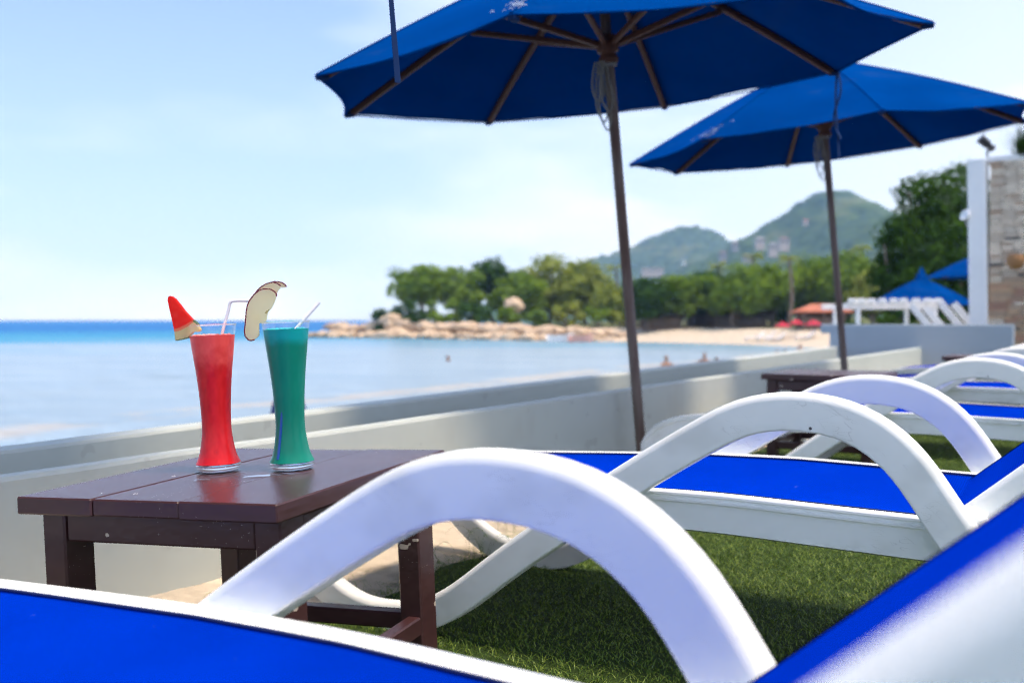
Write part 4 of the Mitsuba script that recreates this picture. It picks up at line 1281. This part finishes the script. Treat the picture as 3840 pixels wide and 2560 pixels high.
def sunbed(x, Y, label):
    c = px(x, 770, Y)
    gz = ground_at(c[0], Y)
    root = thing('beach_bed', label, 'sunbed', 'white sunbeds on the far beach')
    put('base', cbox(c[0] - 0.9, c[0] + 0.3, Y - 0.3, Y + 0.3, gz + 0.25, gz + 0.36, 0.02), 'white_paint', root)
    b = cbox(-0.05, 0.7, -0.3, 0.3, -0.04, 0.04, 0.02)
    put('backrest', moved(b, trimesh.transformations.translation_matrix([c[0] + 0.3, Y, gz + 0.34]) @ trimesh.transformations.rotation_matrix(-0.7, [0, 1, 0])), 'white_paint', root)
    for sx, sy in ((-0.8, -0.25), (-0.8, 0.25), (0.2, -0.25), (0.2, 0.25)):
        put('leg', cbox(c[0] + sx - 0.03, c[0] + sx + 0.03, Y + sy - 0.03, Y + sy + 0.03, gz - 0.1, gz + 0.248, 0.01), 'white_paint', root)


for x, Y, lab in ((1735, 90.5, 'white sunbed farthest left on the far beach'), (1760, 90, 'white sunbed second from the left on the far beach'), (1782, 88, 'white sunbed below the leftmost crimson umbrella'), (1850, 86.5, 'white sunbed between the crimson umbrellas')):
    sunbed(x, Y, lab)


def boat(x, Y, L, m, label):
    c = px(x, 782, Y)
    root = thing('boat', label, 'boat', 'small boats at the headland')
    t = np.linspace(-1, 1, 13)
    vs = []
    for q in t:
        w = 0.55 * (1 - max(0, q) ** 2.2) * (0.85 + 0.15 * (q + 1) / 2 if q < 0 else 1)
        sh_ = 0.55 + 0.25 * max(0, q) ** 2
        vs.append([(q * L / 2, 0, -0.25 + 0.3 * max(0, q) ** 3), (q * L / 2, w * 0.75, -0.05), (q * L / 2, w, sh_), (q * L / 2, w - 0.06, sh_), (q * L / 2, max(w * 0.75 - 0.08, 0), 0.05), (q * L / 2, -max(w * 0.75 - 0.08, 0), 0.05), (q * L / 2, -w + 0.06, sh_), (q * L / 2, -w, sh_), (q * L / 2, -w * 0.75, -0.05)])
    v = np.array(vs).reshape(-1, 3)
    f = []
    for i in range(12):
        for j in range(9):
            a, b = i * 9 + j, i * 9 + (j + 1) % 9
            f += [[a, b, b + 9], [a, b + 9, a + 9]]
    mesh = trimesh.Trimesh(v, np.array(f), process=False)
    mm = trimesh.transformations.translation_matrix([c[0], Y, SEA + 0.1]) @ trimesh.transformations.rotation_matrix(0.3, [0, 0, 1])
    put('hull', moved(mesh, mm), m, root)
    for q in (-0.5, 0.35):
        put('seat', moved(cbox(q * L / 2 - 0.15, q * L / 2 + 0.15, -0.45, 0.45, 0.30, 0.35, 0.01), mm), 'bark', root)


boat(1288, 99.5, 2.8, 'white_paint', 'small white boat pulled up at the headland')
boat(1335, 98.5, 2.4, 'pale_pink', 'small pink boat right of the white one at the headland')

# people: one continuous body mesh, wading or swimming
from manifold3d import Manifold


def body(joints, bones):
    out = None
    for a, b in bones:
        (p, r0), (q, r1) = joints[a], joints[b]
        h = Manifold.batch_hull([Manifold.sphere(r0, 14).translate(p), Manifold.sphere(r1, 14).translate(q)])
        out = h if out is None else out + h
    mm = out.refine_to_length(0.05).to_mesh()
    t = trimesh.Trimesh(mm.vert_properties[:, :3], mm.tri_verts)
    trimesh.smoothing.filter_taubin(t, iterations=8)
    return t


def swimmer(x, y, label, yaw=0.0, up=0.0):
    """only head, shoulders and arms stand out of the water"""
    Y = 2.15 * 2300 / (y + 8 - 735)
    c = px(x, y, Y)
    J = {'hip': ((0, 0, -0.62), 0.15), 'chest': ((0, 0, -0.22), 0.16), 'neck': ((0, 0, 0.02), 0.06), 'head': ((0, -0.01, 0.15), 0.095), 'crown': ((0, 0.0, 0.20), 0.09), 'chin': ((0, -0.05, 0.08), 0.055), 'nose': ((0, -0.105, 0.14), 0.015),
         'ls': ((-0.19, 0, -0.09), 0.065), 'rs': ((0.19, 0, -0.09), 0.065), 'le': ((-0.33, -0.12, -0.22), 0.05), 're': ((0.33, -0.1, -0.22), 0.05), 'lh': ((-0.30, -0.38, -0.20), 0.035), 'rh': ((0.34, -0.36, -0.22), 0.035)}
    B = [('hip', 'chest'), ('chest', 'neck'), ('neck', 'head'), ('head', 'crown'), ('head', 'chin'), ('head', 'nose'), ('chest', 'ls'), ('chest', 'rs'), ('ls', 'rs'), ('ls', 'le'), ('le', 'lh'), ('rs', 're'), ('re', 'rh')]
    root = thing('person', label, 'person', 'people bathing in the shallow sea')
    m = trimesh.transformations.translation_matrix([c[0], Y, SEA + 0.12 + up]) @ trimesh.transformations.rotation_matrix(yaw, [0, 0, 1])
    put('body', moved(body(J, B), m), 'skin', root, smooth=True)
    hm = trimesh.creation.icosphere(2, 0.105)
    hm.vertices *= [0.95, 1.0, 0.95]
    hm = trimesh.intersections.slice_mesh_plane(hm, [0, 0.75, 0.66], [0, 0, -0.005])
    hm.apply_translation([0, 0.004, 0.185])
    put('hair', moved(hm, m), 'hair', root, smooth=True)


for i, (x, y, yw, up, lab) in enumerate([(1530, 832, 0.4, 0.08, 'leftmost bather in the sea above the wall top'), (1618, 824, -0.5, 0.08, 'bather to the right of the leftmost one'), (1646, 826, 1.6, -0.1, 'bather with only the head out, third from the left'),
                                         (1784, 809, 0.2, -0.08, 'bather fourth from the left, low in the water'), (1803, 806, 2.0, -0.1, 'bather with a dark head just left of the rightmost one'), (1838, 799, 0.0, 0.1, 'rightmost bather, nearest the second parasol pole'),
                                         (1029, 822, 0.9, -0.1, 'single bather far out in the middle of the bay')]):
    swimmer(x, y, lab, yw, up)
# wader behind the green drink
J = {'hip': ((0, 0, 0.05), 0.16), 'waist': ((0, 0, 0.2), 0.145), 'chest': ((0, 0, 0.45), 0.165), 'neck': ((0, 0, 0.66), 0.06), 'head': ((0, -0.01, 0.79), 0.095), 'crown': ((0, 0, 0.84), 0.09), 'chin': ((0, -0.05, 0.72), 0.055), 'nose': ((0, -0.105, 0.78), 0.015), 'ls': ((-0.19, 0, 0.56), 0.07), 'rs': ((0.19, 0, 0.56), 0.07), 'le': ((-0.31, 0.03, 0.30), 0.05), 're': ((0.30, 0.02, 0.30), 0.05), 'lh': ((-0.35, -0.08, 0.06), 0.035), 'rh': ((0.32, -0.10, 0.06), 0.035)}
B = [('hip', 'waist'), ('waist', 'chest'), ('chest', 'neck'), ('neck', 'head'), ('head', 'crown'), ('head', 'chin'), ('head', 'nose'), ('chest', 'ls'), ('chest', 'rs'), ('ls', 'rs'), ('ls', 'le'), ('le', 'lh'), ('rs', 're'), ('re', 'rh')]
pr_ = thing('person', 'person in dark blue clothes wading behind the green drink, mostly hidden', 'person')
Y = 21.0
mp = trimesh.transformations.translation_matrix([(662 - 1176) / 2300 * Y, Y, SEA])
put('body', moved(body(J, B), mp), 'skin', pr_, smooth=True)
J2 = {k_: (p_, r0_ + 0.012) for k_, (p_, r0_) in J.items()}
put('clothing', moved(body(J2, [b for b in B if not set(b) & {'neck', 'head', 'crown', 'chin', 'nose'}]), mp), 'navy_cloth', pr_, smooth=True)
hm = trimesh.creation.icosphere(2, 0.108)
hm.apply_translation([0, 0.015, 0.83])
hm = trimesh.intersections.slice_mesh_plane(hm, [0, 0.7, 0.7], [0, -0.03, 0.80])
put('hair', moved(hm, mp), 'hair', pr_, smooth=True)

# ---------------------------------------------------------------- next terrace: pergola, deck chairs, lamps, plant
Y = 24.0
pg = thing('pergola', 'long low white pergola with rafter ends, below the far blue parasol', 'pergola')


def at(x, y):
    return px(x, y, Y)


a, b = at(1941, 702.6), at(2152, 702.6)
bz0, bz1 = at(1941, 709)[2], at(1941, 696)[2]
put('beam', cbox(a[0], b[0], Y - 0.05, Y + 0.05, bz0, bz1, 0.01), 'white_paint', pg)
put('beam', cbox(a[0], b[0], Y + 1.75, Y + 1.85, bz0, bz1, 0.01), 'white_paint', pg)
for cx in (300, 410, 525, 655, 785, 905, 1050, 1190, 1310):
    x0 = at(1898.7 + 0.1953 * cx, 700)[0]
    put('rafter', moved(cbox(-0.088, 0.088, -0.30, 2.2, bz1 + 0.002, bz1 + 0.105, 0.015), trimesh.transformations.translation_matrix([x0, Y, 0]) @ trimesh.transformations.rotation_matrix(-0.36, [0, 0, 1])), 'white_paint', pg)
for xx, yy in ((1971, Y), (1974, Y + 1.8), (2148, Y), (2150, Y + 1.8)):
    q = at(xx, 700)
    if True:
        put('post', cbox(q[0] - 0.045, q[0] + 0.045, yy - 0.04, yy + 0.04, -1.3, bz0 - 0.002, 0.008), 'white_paint', pg)


def deck_chair(x, ytop, Y, label):
    root = thing('deck_chair', label, 'deck chair', 'white deck chairs behind the blue-grey wall')
    c = px(x, ytop, Y)
    fl = -0.02
    m = frame([c[0], c[1], fl], (c[1], -c[0], 0))
    L = (c[2] - fl) / math.sin(math.radians(52))
    for sy in (-0.20, 0.20):
        p = [(0, sy, c[2] - fl), (0.30 * L, sy, (c[2] - fl) * 0.512), (0.615 * L, sy, 0.02)]
        put('back_post', moved(sweep(p, rrect(0.088, 0.05, 0.01, 2), lateral=(0, 1, 0)), m), 'white_paint', root, smooth=40)
        put('leg', moved(sweep([(0.25 * L, sy * 0.82, 0.32), (0.33 * L, sy * 0.82, 0.17), (0.42 * L - 0.30, sy * 0.82, 0.02)], rrect(0.05, 0.03, 0.006, 2), lateral=(0, 1, 0)), m), 'white_paint', root, smooth=40)
    for i in range(7):
        t = 0.08 + i * 0.10
        q = np.array([0.615 * L * t, 0, (c[2] - fl) * (1 - t)])
        b_ = cbox(-0.03, 0.03, -0.20, 0.20, -0.008, 0.008, 0.004)
        put('slat', moved(b_, m @ frame(q, (0.615, 0, -0.788), (0.788, 0, 0.615))), 'white_paint', root)
    put('seat', moved(cbox(0.40 * L, 0.40 * L + 0.55, -0.20, 0.20, 0.30, 0.33, 0.008), m), 'white_paint', root)


for cx, cy, lab in ((995, 765, 'leftmost of the white deck chairs leaning above the blue-grey wall'), (1158, 790, 'second white deck chair from the left above the blue-grey wall'), (1342, 745, 'middle white deck chair above the blue-grey wall'), (1492, 748, 'fourth white deck chair from the left above the blue-grey wall'), (1712, 785, 'rightmost white deck chair, touching the white pillar')):
    deck_chair(1898.7 + 0.1953 * cx, 551.2 + 0.1953 * cy, 13.3, lab)

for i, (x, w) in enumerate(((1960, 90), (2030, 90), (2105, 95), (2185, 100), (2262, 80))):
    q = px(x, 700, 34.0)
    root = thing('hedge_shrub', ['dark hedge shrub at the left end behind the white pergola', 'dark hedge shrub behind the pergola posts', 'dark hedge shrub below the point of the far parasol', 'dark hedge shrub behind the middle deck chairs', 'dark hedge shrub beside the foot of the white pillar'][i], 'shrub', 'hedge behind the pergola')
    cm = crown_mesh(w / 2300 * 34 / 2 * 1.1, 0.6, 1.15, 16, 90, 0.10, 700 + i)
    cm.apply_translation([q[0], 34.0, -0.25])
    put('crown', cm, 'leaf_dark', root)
    put('trunk', tube([[q[0], 34.0, -1.3], [q[0] + 0.05, 34.0, -0.9], [q[0], 34.0, -0.2]], 0.05, 7), 'bark', root)

fl_ = thing('floodlight', 'dark floodlight tilted up on top of the white pillar', 'floodlight')
c = px(2268, 358, 12.2)
put('bracket', tube([c + [0, 0, -0.02], c + [0.0, 0, 0.05], c + [0.03, 0, 0.10], c + [0.02, 0, 0.16]], 0.014, 8, 14), 'dark_metal', fl_, smooth=40)
hd = lathe([(0.0, -0.05), (0.035, -0.045), (0.05, -0.02), (0.055, 0.08), (0.065, 0.10), (0.062, 0.105), (0.0, 0.10)], 20)
put('lamp_head', moved(hd, frame(c + [-0.02, -0.02, 0.14], (0, 1, 0), (-0.75, 0, 0.65))), 'dark_metal', fl_, smooth=35)
put('rear_box', moved(cbox(-0.04, 0.04, -0.035, 0.035, -0.11, -0.052, 0.01), frame(c + [-0.02, -0.02, 0.14], (0, 1, 0), (-0.75, 0, 0.65))), 'dark_metal', fl_)
wl = thing('wall_light', 'small pale lamp on an arm left of the white pillar', 'wall light')
c = px(2228, 508, 12.25)
put('arm', tube([c + [0.05, 0, -0.05], c + [0.0, 0, -0.08], c + [-0.045, 0, -0.02], c + [-0.05, 0, 0.03]], 0.012, 8, 12), 'house_grey', wl, smooth=40)
put('lamp_head', moved(lathe([(0.0, -0.03), (0.03, -0.028), (0.05, 0.0), (0.07, 0.045), (0.066, 0.05), (0.0, 0.02)], 18), frame(c + [-0.04, -0.01, 0.06], (0, 1, 0), (-0.8, -0.2, 0.3))), 'white_paint', wl, smooth=35)
tp = thing('wall_lamp', 'round terracotta lamp hanging on the stone wall at the right edge', 'wall lamp')
c = px(2333, 600, 11.72)
bowl = lathe([(0.0, -0.10), (0.05, -0.09), (0.085, -0.05), (0.10, 0.0), (0.095, 0.05), (0.085, 0.075), (0.078, 0.075), (0.085, 0.03), (0.085, -0.03), (0.0, -0.08)], 24)
put('bowl', moved(bowl, frame(c, E1)), 'terracotta', tp, smooth=40)
put('mount', moved(cbox(-0.02, 0.02, 0.085, 0.16, -0.02, 0.02, 0.005), frame(c, E1)), 'dark_metal', tp)
sp = thing('spiky_plant', 'spiky dark plant on top of the stone wall at the right edge', 'plant')
r_ = np.random.default_rng(31)
c = px(2345, 366, 12.0)
vs = []
for i in range(150):
    a, el, L = r_.uniform(0, 6.28), r_.uniform(0.3, 1.5), r_.uniform(0.25, 0.42)
    o = c + np.array([r_.normal(0, 0.035), r_.normal(0, 0.035), r_.uniform(0, 0.16)])
    d = np.array([math.cos(a) * math.cos(el), math.sin(a) * math.cos(el), math.sin(el)])
    w2 = np.cross(d, [0, 0, 1]); w2 = w2 / np.linalg.norm(w2) * 0.006
    vs.append([o - w2, o + w2, o + d * L])
v = np.array(vs).reshape(-1, 3)
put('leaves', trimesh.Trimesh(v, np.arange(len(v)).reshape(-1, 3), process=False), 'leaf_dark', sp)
put('stem', tube([c + [0, 0, -0.03], c + [0.005, 0, 0.08], c + [0, 0, 0.18]], 0.02, 8), 'bark', sp)
